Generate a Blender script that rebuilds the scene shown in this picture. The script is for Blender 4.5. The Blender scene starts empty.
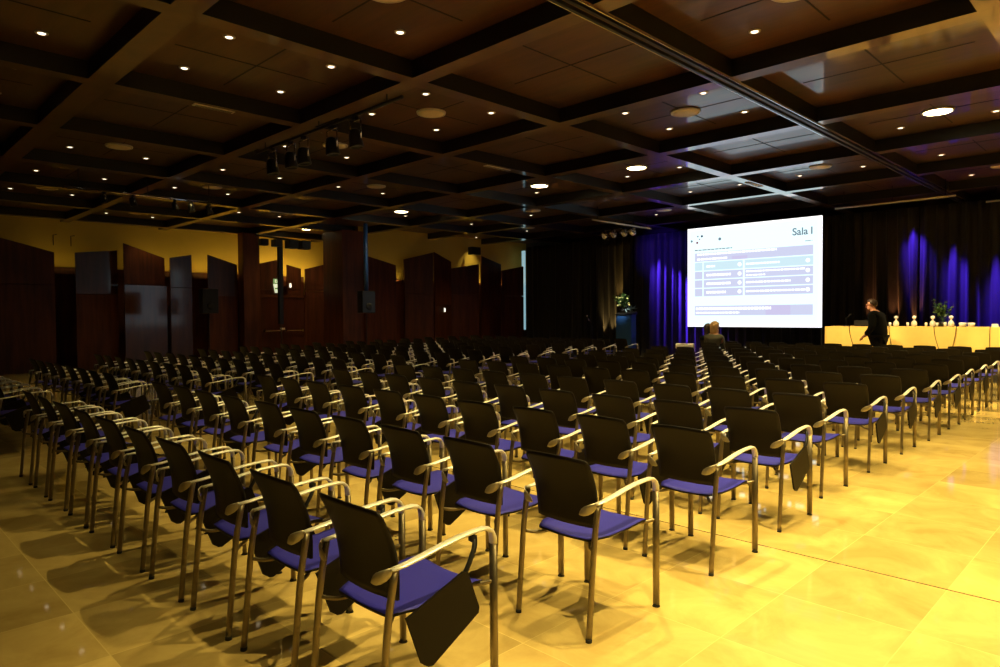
import bpy, bmesh, math, random
from mathutils import Vector, Matrix, noise
random.seed(11)
PI = math.pi
sc = bpy.context.scene
C = sc.collection

# ---------------------------------------------------------------- camera
def cam_axes(yaw, pitch, roll):
    cy, sy, cp, sp = math.cos(yaw), math.sin(yaw), math.cos(pitch), math.sin(pitch)
    f = Vector((-sy*cp, cy*cp, sp)); r = Vector((cy, sy, 0)); u = r.cross(f)
    c, s = math.cos(roll), math.sin(roll)
    return c*r + s*u, -s*r + c*u, f
cd = bpy.data.cameras.new('camera'); cam = bpy.data.objects.new('camera', cd); C.objects.link(cam)
r_, u_, f_ = cam_axes(math.radians(44.938), math.radians(-1.517), math.radians(-0.385))
cam.matrix_world = Matrix(((r_.x, u_.x, -f_.x, 0), (r_.y, u_.y, -f_.y, 0), (r_.z, u_.z, -f_.z, 1.5), (0, 0, 0, 1)))
cd.sensor_width = 36; cd.lens = 36*0.67885; cd.clip_start = 0.05; cd.clip_end = 200
sc.camera = cam

# ---------------------------------------------------------------- world, exposure
w = bpy.data.worlds.new('world'); sc.world = w; w.use_nodes = True
w.node_tree.nodes['Background'].inputs[0].default_value = (0.30, 0.22, 0.16, 1)
w.node_tree.nodes['Background'].inputs[1].default_value = 0.02
sc.view_settings.view_transform = 'Standard'; sc.view_settings.look = 'None'
sc.view_settings.gamma = 1; sc.view_settings.use_curve_mapping = False
sc.view_settings.exposure = 0.0
sc.cycles.max_bounces = 8; sc.cycles.diffuse_bounces = 3; sc.cycles.glossy_bounces = 5
sc.cycles.transparent_max_bounces = 6; sc.cycles.caustics_reflective = False; sc.cycles.caustics_refractive = False
sc.cycles.sample_clamp_indirect = 4.0; sc.cycles.use_denoising = True
WARM = (1.0, 0.76, 0.26)

def light(name, kind, loc, energy, color=WARM, aim=None, size=0.05, spot=None, blend=0.5, sx=None, sy=None):
    l = bpy.data.lights.new(name, kind); l.energy = energy; l.color = color
    if kind == 'AREA':
        l.shape = 'RECTANGLE'; l.size = sx or size; l.size_y = sy or size
    else:
        l.shadow_soft_size = size
    if kind == 'SPOT':
        l.spot_size = math.radians(spot); l.spot_blend = blend
    o = bpy.data.objects.new(name, l); C.objects.link(o); o.location = loc
    d = (Vector(aim) - Vector(loc)) if aim else Vector((0, 0, -1))
    o.rotation_euler = d.to_track_quat('-Z', 'Y').to_euler()
    return o

CEIL = 4.35          # underside of the ceiling beams
PAN = 4.56           # underside of the coffer panels
gx = lambda j: -1.27 - 2.685*j
gy = lambda i: -0.27 + 2.735*i

# ---------------------------------------------------------------- materials
def new_mat(name):
    m = bpy.data.materials.new(name); m.use_nodes = True
    nt = m.node_tree; b = nt.nodes['Principled BSDF']
    return m, nt, b
def mat(name, col, rough=0.5, metal=0.0, coat=0.0, spec=0.5, var=0.0, scale=20, emit=None, es=0.0, trans=0.0, stretch=(1, 1, 1), rvar=0.0, sheen=0.0):
    m, nt, b = new_mat(name)
    b.inputs['Base Color'].default_value = (*col, 1); b.inputs['Roughness'].default_value = rough
    b.inputs['Metallic'].default_value = metal; b.inputs['Coat Weight'].default_value = coat
    b.inputs['Specular IOR Level'].default_value = spec; b.inputs['Coat Roughness'].default_value = 0.08
    b.inputs['Transmission Weight'].default_value = trans; b.inputs['Sheen Weight'].default_value = sheen
    tc = nt.nodes.new('ShaderNodeTexCoord'); mp = nt.nodes.new('ShaderNodeMapping'); nz = nt.nodes.new('ShaderNodeTexNoise')
    mp.inputs['Scale'].default_value = stretch; nz.inputs['Scale'].default_value = scale; nz.inputs['Detail'].default_value = 4
    nt.links.new(tc.outputs['Object'], mp.inputs[0]); nt.links.new(mp.outputs[0], nz.inputs['Vector'])
    if var:
        mx = nt.nodes.new('ShaderNodeMix'); mx.data_type = 'RGBA'
        mx.inputs[6].default_value = (*[c*(1-var) for c in col], 1); mx.inputs[7].default_value = (*[min(1, c*(1+var)) for c in col], 1)
        nt.links.new(nz.outputs['Fac'], mx.inputs[0]); nt.links.new(mx.outputs[2], b.inputs['Base Color'])
    mr = nt.nodes.new('ShaderNodeMapRange'); mr.inputs[3].default_value = max(0, rough-rvar-0.02); mr.inputs[4].default_value = rough+rvar+0.02
    nt.links.new(nz.outputs['Fac'], mr.inputs[0]); nt.links.new(mr.outputs[0], b.inputs['Roughness'])
    if emit:
        b.inputs['Emission Color'].default_value = (*emit, 1); b.inputs['Emission Strength'].default_value = es
    return m

def wood(name, dark, light_, grain=(1, 1, 14), rough=0.25, coat=0.5, scale=1.6, coatr=0.1):
    m, nt, b = new_mat(name)
    tc = nt.nodes.new('ShaderNodeTexCoord'); mp = nt.nodes.new('ShaderNodeMapping'); mp.inputs['Scale'].default_value = grain
    n1 = nt.nodes.new('ShaderNodeTexNoise'); n1.inputs['Scale'].default_value = scale; n1.inputs['Detail'].default_value = 8; n1.inputs['Roughness'].default_value = 0.6
    n2 = nt.nodes.new('ShaderNodeTexNoise'); n2.inputs['Scale'].default_value = 0.5; n2.inputs['Detail'].default_value = 2
    nt.links.new(tc.outputs['Object'], mp.inputs[0]); nt.links.new(mp.outputs[0], n1.inputs['Vector']); nt.links.new(tc.outputs['Object'], n2.inputs['Vector'])
    ad = nt.nodes.new('ShaderNodeMath'); ad.operation = 'ADD'; mu = nt.nodes.new('ShaderNodeMath'); mu.operation = 'MULTIPLY'; mu.inputs[1].default_value = 0.5
    nt.links.new(n1.outputs['Fac'], ad.inputs[0]); nt.links.new(n2.outputs['Fac'], ad.inputs[1]); nt.links.new(ad.outputs[0], mu.inputs[0])
    cr = nt.nodes.new('ShaderNodeValToRGB'); cr.color_ramp.elements[0].position = 0.38; cr.color_ramp.elements[1].position = 0.62
    cr.color_ramp.elements[0].color = (*dark, 1); cr.color_ramp.elements[1].color = (*light_, 1)
    nt.links.new(mu.outputs[0], cr.inputs[0]); nt.links.new(cr.outputs[0], b.inputs['Base Color'])
    b.inputs['Roughness'].default_value = rough; b.inputs['Coat Weight'].default_value = coat; b.inputs['Coat Roughness'].default_value = coatr
    return m

def stone_floor():
    m, nt, b = new_mat('polished_stone')
    N = nt.nodes; L = nt.links
    tc = N.new('ShaderNodeTexCoord'); sp = N.new('ShaderNodeSeparateXYZ'); L.new(tc.outputs['Object'], sp.inputs[0])
    def math_(op, a, bv=None):
        n = N.new('ShaderNodeMath'); n.operation = op
        if hasattr(a, 'links'): L.new(a, n.inputs[0])
        else: n.inputs[0].default_value = a
        if bv is not None:
            if hasattr(bv, 'links'): L.new(bv, n.inputs[1])
            else: n.inputs[1].default_value = bv
        return n.outputs[0]
    u = math_('DIVIDE', math_('ADD', sp.outputs[0], 0.86+62), 0.62); v = math_('DIVIDE', math_('ADD', sp.outputs[1], -4.28+68), 0.68)
    fu = math_('FRACT', u); fv = math_('FRACT', v)
    du = math_('ABSOLUTE', math_('SUBTRACT', fu, 0.5)); dv = math_('ABSOLUTE', math_('SUBTRACT', fv, 0.5))
    joint = math_('GREATER_THAN', math_('MAXIMUM', du, dv), 0.4965)
    seam = math_('LESS_THAN', math_('ABSOLUTE', math_('SUBTRACT', sp.outputs[1], 4.28)), 0.006)
    cb = N.new('ShaderNodeCombineXYZ'); L.new(math_('FLOOR', u), cb.inputs[0]); L.new(math_('FLOOR', v), cb.inputs[1])
    wn = N.new('ShaderNodeTexWhiteNoise'); wn.noise_dimensions = '3D'; L.new(cb.outputs[0], wn.inputs['Vector'])
    off = N.new('ShaderNodeVectorMath'); off.operation = 'ADD'; sc_ = N.new('ShaderNodeVectorMath'); sc_.operation = 'SCALE'; sc_.inputs[3].default_value = 9.0
    L.new(wn.outputs['Color'], sc_.inputs[0]); L.new(tc.outputs['Object'], off.inputs[0]); L.new(sc_.outputs[0], off.inputs[1])
    nz = N.new('ShaderNodeTexNoise'); nz.inputs['Scale'].default_value = 2.2; nz.inputs['Detail'].default_value = 9; nz.inputs['Roughness'].default_value = 0.62; nz.inputs['Distortion'].default_value = 0.8
    L.new(off.outputs[0], nz.inputs['Vector'])
    cr = N.new('ShaderNodeValToRGB'); cr.color_ramp.elements[0].position = 0.3; cr.color_ramp.elements[1].position = 0.7
    cr.color_ramp.elements[0].color = (0.50, 0.35, 0.115, 1); cr.color_ramp.elements[1].color = (0.74, 0.56, 0.21, 1)
    L.new(nz.outputs['Fac'], cr.inputs[0])
    tone = N.new('ShaderNodeMapRange'); tone.inputs[3].default_value = 0.80; tone.inputs[4].default_value = 1.10; L.new(wn.outputs['Value'], tone.inputs[0])
    mt = N.new('ShaderNodeVectorMath'); mt.operation = 'SCALE'; L.new(cr.outputs[0], mt.inputs[0]); L.new(tone.outputs[0], mt.inputs[3])
    m1 = N.new('ShaderNodeMix'); m1.data_type = 'RGBA'; L.new(joint, m1.inputs[0]); L.new(mt.outputs[0], m1.inputs[6]); m1.inputs[7].default_value = (0.72, 0.55, 0.21, 1)
    m2 = N.new('ShaderNodeMix'); m2.data_type = 'RGBA'; L.new(seam, m2.inputs[0]); L.new(m1.outputs[2], m2.inputs[6]); m2.inputs[7].default_value = (0.08, 0.05, 0.03, 1)
    L.new(m2.outputs[2], b.inputs['Base Color'])
    n3 = N.new('ShaderNodeTexNoise'); n3.inputs['Scale'].default_value = 1.3; n3.inputs['Detail'].default_value = 5; L.new(tc.outputs['Object'], n3.inputs['Vector'])
    mr = N.new('ShaderNodeMapRange'); mr.inputs[3].default_value = 0.02; mr.inputs[4].default_value = 0.07; L.new(n3.outputs['Fac'], mr.inputs[0]); L.new(mr.outputs[0], b.inputs['Roughness'])
    b.inputs['Specular IOR Level'].default_value = 0.8
    return m

M = {}
M['floor'] = stone_floor()
M['ceil'] = wood('mahogany_ceiling', (0.038, 0.012, 0.0035), (0.095, 0.032, 0.008), grain=(0.7, 6, 1), rough=0.42, coat=0.42, coatr=0.06)
M['beam_side'] = mat('shade_painted_side', (0.004, 0.003, 0.002), 0.5)  # near-black colour stands in for the coffer shade on the beam sides
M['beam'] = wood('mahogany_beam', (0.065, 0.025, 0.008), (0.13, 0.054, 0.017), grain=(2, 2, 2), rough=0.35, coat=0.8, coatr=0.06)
M['wall_wood'] = wood('mahogany_board', (0.050, 0.014, 0.005), (0.130, 0.036, 0.011), grain=(5, 5, 0.5), rough=0.45, coat=0.0)
M['wall_wood'].node_tree.nodes['Principled BSDF'].inputs['Specular IOR Level'].default_value = 0.2
M['wall_gloss'] = wood('polished_mahogany_board', (0.040, 0.012, 0.006), (0.10, 0.030, 0.012), grain=(5, 5, 0.5), rough=0.3, coat=0.5, coatr=0.09)
M['door_wood'] = wood('cherry_door', (0.040, 0.009, 0.005), (0.085, 0.019, 0.009), grain=(5, 5, 0.5), rough=0.35, coat=0.6, coatr=0.12)
M['plaster'] = mat('ochre_plaster', (0.62, 0.45, 0.085), 0.8, var=0.06, scale=3)
M['groove'] = mat('dark_groove', (0.006, 0.004, 0.003), 0.7)
M['wall_dark'] = mat('dark_wall', (0.02, 0.015, 0.012), 0.7)
M['shell'] = mat('black_shell', (0.0075, 0.0052, 0.0040), 0.5, spec=0.22, var=0.25, scale=60)
M['blue'] = mat('violet_blue_seat', (0.030, 0.028, 0.38), 0.5, spec=0.22, var=0.08, scale=40)
M['steel'] = mat('brushed_alloy', (0.27, 0.225, 0.15), 0.45, metal=1.0, var=0.06, scale=80, stretch=(1, 1, 8))
M['arm'] = mat('polished_alloy', (0.90, 0.88, 0.82), 0.36, metal=0.35, var=0.04, scale=60)
M['bracket'] = mat('bronze_bracket', (0.40, 0.36, 0.27), 0.42, metal=0.8, var=0.05, scale=60)
M['rubber'] = mat('black_rubber', (0.012, 0.012, 0.012), 0.7)
M['tablet'] = mat('black_laminate', (0.006, 0.004, 0.003), 0.5, spec=0.16, var=0.2, scale=30)
M['black'] = mat('black_metal', (0.015, 0.015, 0.016), 0.4, metal=0.3)
M['velvet'] = mat('black_velvet', (0.017, 0.016, 0.024), 0.75, var=0.2, scale=50, stretch=(1, 1, 0.1), sheen=0.15)
M['lamp_on'] = mat('lit_diffuser', (0.9, 0.85, 0.7), 0.5, emit=(1.0, 0.80, 0.42), es=24.0)
M['lamp_off'] = mat('cream_diffuser', (0.80, 0.66, 0.44), 0.5)
M['spot_on'] = mat('halogen_bulb', (0.9, 0.85, 0.7), 0.4, emit=(1.0, 0.82, 0.60), es=3.2)
M['ring'] = mat('white_lamp_ring', (0.62, 0.56, 0.46), 0.35)
M['vent'] = mat('pale_slot_grille', (0.72, 0.66, 0.56), 0.35)
M['chrome'] = mat('chrome', (0.75, 0.75, 0.78), 0.15, metal=1.0)
M['cloth'] = mat('golden_tablecloth', (0.82, 0.56, 0.14), 0.75, var=0.05, scale=12)
M['stage'] = mat('dark_stage', (0.02, 0.017, 0.015), 0.6)
M['white'] = mat('white_paper', (0.82, 0.80, 0.76), 0.6)
M['bluebox'] = mat('navy_lectern', (0.03, 0.12, 0.42), 0.4)
M['leaf'] = mat('green_leaf', (0.05, 0.12, 0.025), 0.5, var=0.4, scale=30)
M['bloom'] = mat('pale_bloom', (0.62, 0.60, 0.22), 0.6, var=0.2, scale=40)
M['blue_leaf'] = mat('blue_grey_leaf', (0.16, 0.24, 0.26), 0.5, var=0.3, scale=30)
M['skin'] = mat('skin', (0.50, 0.23, 0.13), 0.55, var=0.08, scale=15)
M['suit'] = mat('black_suit', (0.005, 0.005, 0.006), 0.9, spec=0.1, var=0.2, scale=50)
M['olive'] = mat('olive_jacket', (0.055, 0.05, 0.03), 0.8, var=0.2, scale=50)
M['hair_dark'] = mat('dark_hair', (0.035, 0.018, 0.010), 0.5, var=0.4, scale=60, stretch=(1, 1, 0.2))
M['hair_blond'] = mat('blond_hair', (0.50, 0.30, 0.12), 0.45, var=0.35, scale=60, stretch=(1, 1, 0.2))
M['exit_green'] = mat('exit_green', (0.08, 0.22, 0.05), 0.4, emit=(0.30, 0.42, 0.16), es=0.5)
M['exit_white'] = mat('exit_pale', (0.8, 0.85, 0.6), 0.4, emit=(0.85, 0.95, 0.62), es=0.75)
M['small_lamp'] = mat('small_white_lamp', (0.9, 0.9, 0.85), 0.4, emit=(1.0, 0.95, 0.85), es=1.6)
M['bottle'] = mat('pale_glass', (0.85, 0.82, 0.68), 0.15, trans=0.25)

# slide inks: a lit picture
def glow(name, col, s=1.0): return mat(name, (0.02, 0.02, 0.02), 0.7, emit=col, es=s)
M['slide'] = glow('slide_white', (0.74, 0.97, 1.0), 1.3)
M['slide_edge'] = glow('slide_border_white', (1.0, 1.0, 1.0), 1.6)
M['slide_cyan'] = glow('slide_pale_cyan', (0.65, 0.86, 0.95), 1.0)
M['slide_lav'] = glow('slide_lavender', (0.65, 0.68, 0.90), 1.0)
M['slide_pink'] = glow('slide_mauve', (0.64, 0.60, 0.86), 1.0)
M['slide_white'] = glow('slide_text_white', (0.93, 0.97, 1.0), 1.5)
M['slide_grey'] = glow('slide_text_grey', (0.22, 0.30, 0.38), 0.8)
M['slide_dark'] = glow('slide_mark_dark', (0.08, 0.10, 0.20), 0.6)
M['slide_red'] = glow('slide_mark_red', (0.45, 0.10, 0.18), 0.6)

# ---------------------------------------------------------------- helpers
def link(name, me, m, parent=None, smooth=False):
    for k in (m if isinstance(m, (list, tuple)) else [m]): me.materials.append(k)
    o = bpy.data.objects.new(name, me); C.objects.link(o)
    if parent is not None: o.parent = parent
    if smooth:
        for p in me.polygons: p.use_smooth = True
    return o
def obj(name, bm, m, parent=None, smooth=False, bevel=0.0):
    bmesh.ops.recalc_face_normals(bm, faces=bm.faces)
    me = bpy.data.meshes.new(name); bm.to_mesh(me); bm.free()
    o = link(name, me, m, parent, smooth)
    if bevel:
        b = o.modifiers.new('bevel', 'BEVEL'); b.width = bevel; b.segments = 2; b.limit_method = 'ANGLE'; b.angle_limit = math.radians(40)
    return o
def box(bm, x0, x1, y0, y1, z0, z1, mi=0):
    v = [bm.verts.new((x, y, z)) for z in (z0, z1) for y in (y0, y1) for x in (x0, x1)]
    for f in ((0, 1, 3, 2), (4, 5, 7, 6), (0, 1, 5, 4), (2, 3, 7, 6), (0, 2, 6, 4), (1, 3, 7, 5)):
        bm.faces.new([v[i] for i in f]).material_index = mi
    return v
def bx(name, dims, m, parent=None, bevel=0.0):
    bm = bmesh.new(); box(bm, *dims); return obj(name, bm, m, parent, bevel=bevel)
def prism(bm, pts, a, b, axis='x'):
    """outline pts (2D) extruded from a to b along axis"""
    def P(p, t): return (t, p[0], p[1]) if axis == 'x' else ((p[0], t, p[1]) if axis == 'y' else (p[0], p[1], t))
    A = [bm.verts.new(P(p, a)) for p in pts]; B = [bm.verts.new(P(p, b)) for p in pts]
    bm.faces.new(A); bm.faces.new(B[::-1])
    n = len(pts)
    for i in range(n): bm.faces.new([A[i], A[(i+1) % n], B[(i+1) % n], B[i]])
def sweep(bm, pts, radii, seg=10, side=None, cap=True):
    """pts: centre line; radii: (r_side, r_other) or number per point; side: fixed sideways axis"""
    pts = [Vector(p) for p in pts]; n = len(pts); rings = []
    prev = None
    for i, p in enumerate(pts):
        t = (pts[min(i+1, n-1)] - pts[max(i-1, 0)]).normalized()
        if side is not None: s = Vector(side)
        else:
            s = prev if prev is not None else (Vector((0, 0, 1)) if abs(t.z) < 0.9 else Vector((1, 0, 0)))
        s = (s - t*s.dot(t)).normalized(); prev = s
        o = t.cross(s)
        r = radii[i] if isinstance(radii, (list, tuple)) and len(radii) == n and (n != 2 or isinstance(radii[0], (list, tuple)) or True) else radii
        if not isinstance(r, (list, tuple)): r = (r, r)
        rings.append([bm.verts.new(p + s*r[0]*math.cos(2*PI*k/seg) + o*r[1]*math.sin(2*PI*k/seg)) for k in range(seg)])
    for a, b in zip(rings, rings[1:]):
        for k in range(seg): bm.faces.new([a[k], a[(k+1) % seg], b[(k+1) % seg], b[k]])
    if cap: bm.faces.new(rings[0][::-1]); bm.faces.new(rings[-1])
def lathe(bm, prof, c=(0, 0, 0), seg=16):
    rings = []
    for r, z in prof:
        rings.append([bm.verts.new((c[0] + r*math.cos(2*PI*k/seg), c[1] + r*math.sin(2*PI*k/seg), c[2] + z)) for k in range(seg)])
    for a, b in zip(rings, rings[1:]):
        for k in range(seg): bm.faces.new([a[k], a[(k+1) % seg], b[(k+1) % seg], b[k]])
    bm.faces.new(rings[0][::-1]); bm.faces.new(rings[-1])
def ball(bm, c, r, sub=2, scale=(1, 1, 1)):
    m = Matrix.Translation(c) @ Matrix.Diagonal((*scale, 1))
    bmesh.ops.create_icosphere(bm, subdivisions=sub, radius=r, matrix=m)
def empty(name, loc, rz=0.0):
    o = bpy.data.objects.new(name, None); C.objects.link(o); o.location = loc; o.rotation_euler = (0, 0, rz); o.empty_display_size = 0.1
    return o
def tag(o, label, cat, group=None, kind=None):
    o['label'] = label; o['category'] = cat
    if group: o['group'] = group
    if kind: o['kind'] = kind
    return o
def struct(o): o['kind'] = 'structure'; return o
def copy_tree(o):
    c = o.copy(); C.objects.link(c)
    for ch in o.children:
        d = ch.copy(); C.objects.link(d); d.parent = c
        for g in ch.children:
            e = g.copy(); C.objects.link(e); e.parent = d
    return c
def text_mesh(s, size, name='lettering', depth=0.002):
    cu = bpy.data.curves.new(name, 'FONT'); cu.body = s; cu.size = size; cu.extrude = depth; cu.offset = size*0.018; cu.align_x = 'CENTER'; cu.align_y = 'CENTER'
    t = bpy.data.objects.new(name, cu); C.objects.link(t); bpy.context.view_layer.update()
    me = bpy.data.meshes.new_from_object(t.evaluated_get(bpy.context.evaluated_depsgraph_get()))
    bpy.data.objects.remove(t); me.materials.clear(); return me

# ================================================================ the room
XL, XR, YF, YB = -23.4, 7.0, 21.4, -6.0
struct(bx('floor', (XL, XR, YB, YF, -0.12, 0), M['floor']))
# ceiling panels with their cross joints, one slab per coffer field
struct(bx('ceiling', (XL, XR, YB, YF, PAN, PAN+0.12), M['ceil']))
tn = 1
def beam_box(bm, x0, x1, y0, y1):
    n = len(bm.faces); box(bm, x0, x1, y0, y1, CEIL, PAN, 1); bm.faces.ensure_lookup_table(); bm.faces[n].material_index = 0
xs = [gx(j) for j in range(-3, 9)]; ys = [gy(i) for i in range(-2, 8)]
for i in range(-2, 8):                                  # beams running left to right, right across the room
    hw = 0.14 if i == 1 else 0.115
    bm = bmesh.new(); beam_box(bm, XL, XR, gy(i)-hw, gy(i)+hw)
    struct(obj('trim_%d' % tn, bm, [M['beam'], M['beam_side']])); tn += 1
for j in range(-3, 9):                                  # beams running towards the stage, cut between the others
    bm = bmesh.new(); hw = 0.115
    edges = [YB] + [gy(i) for i in range(-2, 8)] + [YF]
    for a, b in zip(edges, edges[1:]):
        ha = 0 if a == YB else (0.14 if abs(a-gy(1)) < 1e-6 else 0.115); hb = 0 if b == YF else (0.14 if abs(b-gy(1)) < 1e-6 else 0.115)
        if b-hb > a+ha: beam_box(bm, gx(j)-hw, gx(j)+hw, a+ha, b-hb)
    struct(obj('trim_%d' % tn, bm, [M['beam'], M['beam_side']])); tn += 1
bm = bmesh.new()                                        # dark cross joints in every coffer
for j in range(-3, 8):
    for i in range(-2, 7):
        cx, cy = (gx(j)+gx(j+1))/2, (gy(i)+gy(i+1))/2
        box(bm, cx-0.95, cx+0.95, cy-0.009, cy+0.009, PAN-0.004, PAN+0.002); box(bm, cx-0.009, cx+0.009, cy-0.95, cy+0.95, PAN-0.004, PAN+0.002)
struct(obj('trim_%d' % tn, bm, M['groove'])); tn += 1

struct(bx('wall_left', (XL-0.15, XL, YB, YF, 0, PAN), M['plaster']))
struct(bx('wall_right', (XR, XR+0.15, YB, YF, 0, PAN), M['wall_wood']))
struct(bx('wall_rear', (XL, XR, YB-0.15, YB, 0, PAN), M['wall_wood']))
struct(bx('wall_front', (XL, XR, YF, YF+0.15, 0, PAN), M['wall_dark']))
# the nearer stretch of the left wall beyond the pillar
struct(bx('wall_alcove', (-19.95, -19.75, 13.0, YF, 0, PAN), M['plaster']))

struct(bx('trim_%d' % tn, (XL, XL+0.12, YB, 12.9, 0, 3.0), M['wall_wood'])); tn += 1
struct(bx('trim_%d' % tn, (-19.75, -19.71, 13.0, YF, 0, 2.8), M['wall_wood'])); tn += 1
# ================================================================ downlights
S_CELLS = [(0, 1), (0, 2), (0, 3), (1, 0), (1, 1), (1, 2), (1, 4), (1, 5), (1, 6), (2, 0), (2, 2), (2, 3), (2, 4), (2, 5), (2, 7), (3, 1), (3, 4), (3, 6), (4, 0), (4, 2), (4, 3), (4, 5), (5, 0), (5, 1), (5, 2), (5, 4), (5, 5), (6, 0), (6, 3), (6, 5), (6, 6), (0, -1), (1, -1), (2, -1), (3, -1), (-1, 0), (-1, 2)]
LARGE_ON = [(4, 2), (4, 3), (4, 5), (4, 0), (4, 7)]
LARGE_DIM = [(2, 3), (2, 2), (3, 1), (3, 4), (1, 4), (1, 6), (2, 5), (2, 7), (5, 4), (6, 5), (6, 3), (6, 0), (2, 0), (1, 1), (5, 1), (1, -1)]
cellc = lambda i, j: ((gx(j)+gx(j+1))/2, (gy(i)+gy(i+1))/2)
def col_word(j): return ['first', 'second', 'third', 'fourth', 'fifth', 'sixth', 'seventh', 'eighth', 'ninth'][j+1] if j >= -1 else 'outer'
def power_at(x, y):
    s = 1.0 / (1.0 + math.exp(-(x + 6.0)/1.3))              # brighter circuits over the open right side
    p = 0.10 + 0.90*s
    return p*(0.10 if (y < 2.4 and x < -1.3) else 1.0)
spot_proto = None
ring_me = None
def make_spot():
    t = empty('recessed_spotlight', (0, 0, 0))
    bm = bmesh.new(); lathe(bm, [(0.040, 0.0), (0.043, -0.012), (0.062, -0.010), (0.066, 0.0)], seg=20)
    obj('lamp_ring', bm, M['ring'], t, smooth=True)
    bm = bmesh.new(); lathe(bm, [(0.039, -0.001), (0.036, -0.011), (0.012, -0.016)], seg=16)
    obj('bulb', bm, M['spot_on'], t, smooth=True)
    return t
def make_large(on):
    t = empty('round_ceiling_light', (0, 0, 0))
    bm = bmesh.new(); lathe(bm, [(0.190, 0.0), (0.195, -0.03), (0.215, -0.026), (0.222, 0.0)], seg=32)
    obj('lamp_ring', bm, M['ring'], t, smooth=True)
    bm = bmesh.new(); lathe(bm, [(0.189, -0.001), (0.185, -0.026), (0.12, -0.036), (0.02, -0.040)], seg=32)
    obj('diffuser', bm, M['lamp_on'] if on else M['lamp_off'], t, smooth=True)
    return t
quad = [('near left', -0.26, -0.23), ('near right', 0.24, -0.23), ('far left', -0.26, 0.25), ('far right', 0.24, 0.25)]
rown = {-1: 'behind the camera', 0: 'first', 1: 'second', 2: 'third', 3: 'fourth', 4: 'fifth', 5: 'sixth', 6: 'seventh'}
for (i, j) in S_CELLS:
    cx, cy = cellc(i, j)
    for q, fx, fy in quad:
        if spot_proto is None: spot_proto = make_spot(); o = spot_proto
        else: o = copy_tree(spot_proto)
        x, y = cx + fx*2.685*0.96, cy + fy*2.735*0.96
        o.location = (x, y, PAN)
        tag(o, 'small halogen spot, %s corner of coffer %s, coffer row %s' % (q, col_word(j), rown[i]), 'ceiling spotlight', 'small halogen spots in the coffers')
    for sx_, sy_, half in ((-1, 1, 0.62), (1, -1, 0.38)):       # the two dimmed-up lamps of the coffer
        lx, ly = cx + 0.25*2.685*0.96*sx_, cy + 0.24*2.735*0.96*sy_
        light('halogen_beam', 'SPOT', (lx, ly, PAN-0.03), 1260*half*power_at(lx, ly), WARM, size=0.02, spot=80, blend=0.85)
pL = {True: None, False: None}
for on, cells in ((True, LARGE_ON), (False, LARGE_DIM)):
    for (i, j) in cells:
        if pL[on] is None: pL[on] = make_large(on); o = pL[on]
        else: o = copy_tree(pL[on])
        cx, cy = cellc(i, j); o.location = (cx, cy, PAN)
        tag(o, '%s round ceiling light in coffer %s of coffer row %s' % ('glowing' if on else 'unlit cream', col_word(j), rown[i]), 'ceiling light', 'large round ceiling lights')
        if on: light('downlight_glow', 'SPOT', (cx, cy, PAN-0.06), 150, (1.0, 0.75, 0.38), size=0.17, spot=140, blend=0.8)

# slot grilles on the beams
def grille(x, y, L, along, label):
    t = empty('slot_grille', (x, y, CEIL))
    bm = bmesh.new(); w_, l_ = 0.05, L/2
    if along == 'y': box(bm, -w_, w_, -l_, l_, -0.015, 0)
    else: box(bm, -l_, l_, -w_, w_, -0.015, 0)
    obj('frame', bm, M['vent'], t, bevel=0.003)
    bm = bmesh.new()
    for s in (-0.02, 0.02):
        if along == 'y': box(bm, s-0.006, s+0.006, -l_+0.03, l_-0.03, -0.019, -0.013)
        else: box(bm, -l_+0.03, l_-0.03, s-0.006, s+0.006, -0.019, -0.013)
    obj('slot', bm, M['groove'], t)
    tag(t, label, 'air grille', 'slot grilles on the beams')
grille(gx(3), 3.86, 0.55, 'y', 'pale slot grille on a beam above the left chairs, nearest the camera')
grille(gx(3), 9.3, 0.65, 'y', 'pale slot grille on a beam above the middle of the hall')
grille(gx(6), 9.0, 0.7, 'y', 'pale slot grille on a beam near the left wall')
grille(gx(2), 14.6, 0.7, 'y', 'pale slot grille on a beam towards the projection screen')

# lighting track under the right-hand beam
t = empty('lighting_track', (gx(0)-2.685, 0, CEIL)); tag(t, 'twin dark lighting track fixed along the long ceiling beam', 'lighting track')
for s in (-0.05, 0.05):
    bm = bmesh.new(); box(bm, s-0.018, s+0.018, 0.5, 20.5, -0.035, 0); obj('rail', bm, M['black'], t)
bm = bmesh.new(); box(bm, -0.10, -0.085, 0.5, 20.5, -0.02, 0); box(bm, 0.085, 0.10, 0.5, 20.5, -0.02, 0); obj('edge_strip', bm, M['chrome'], t)

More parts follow.
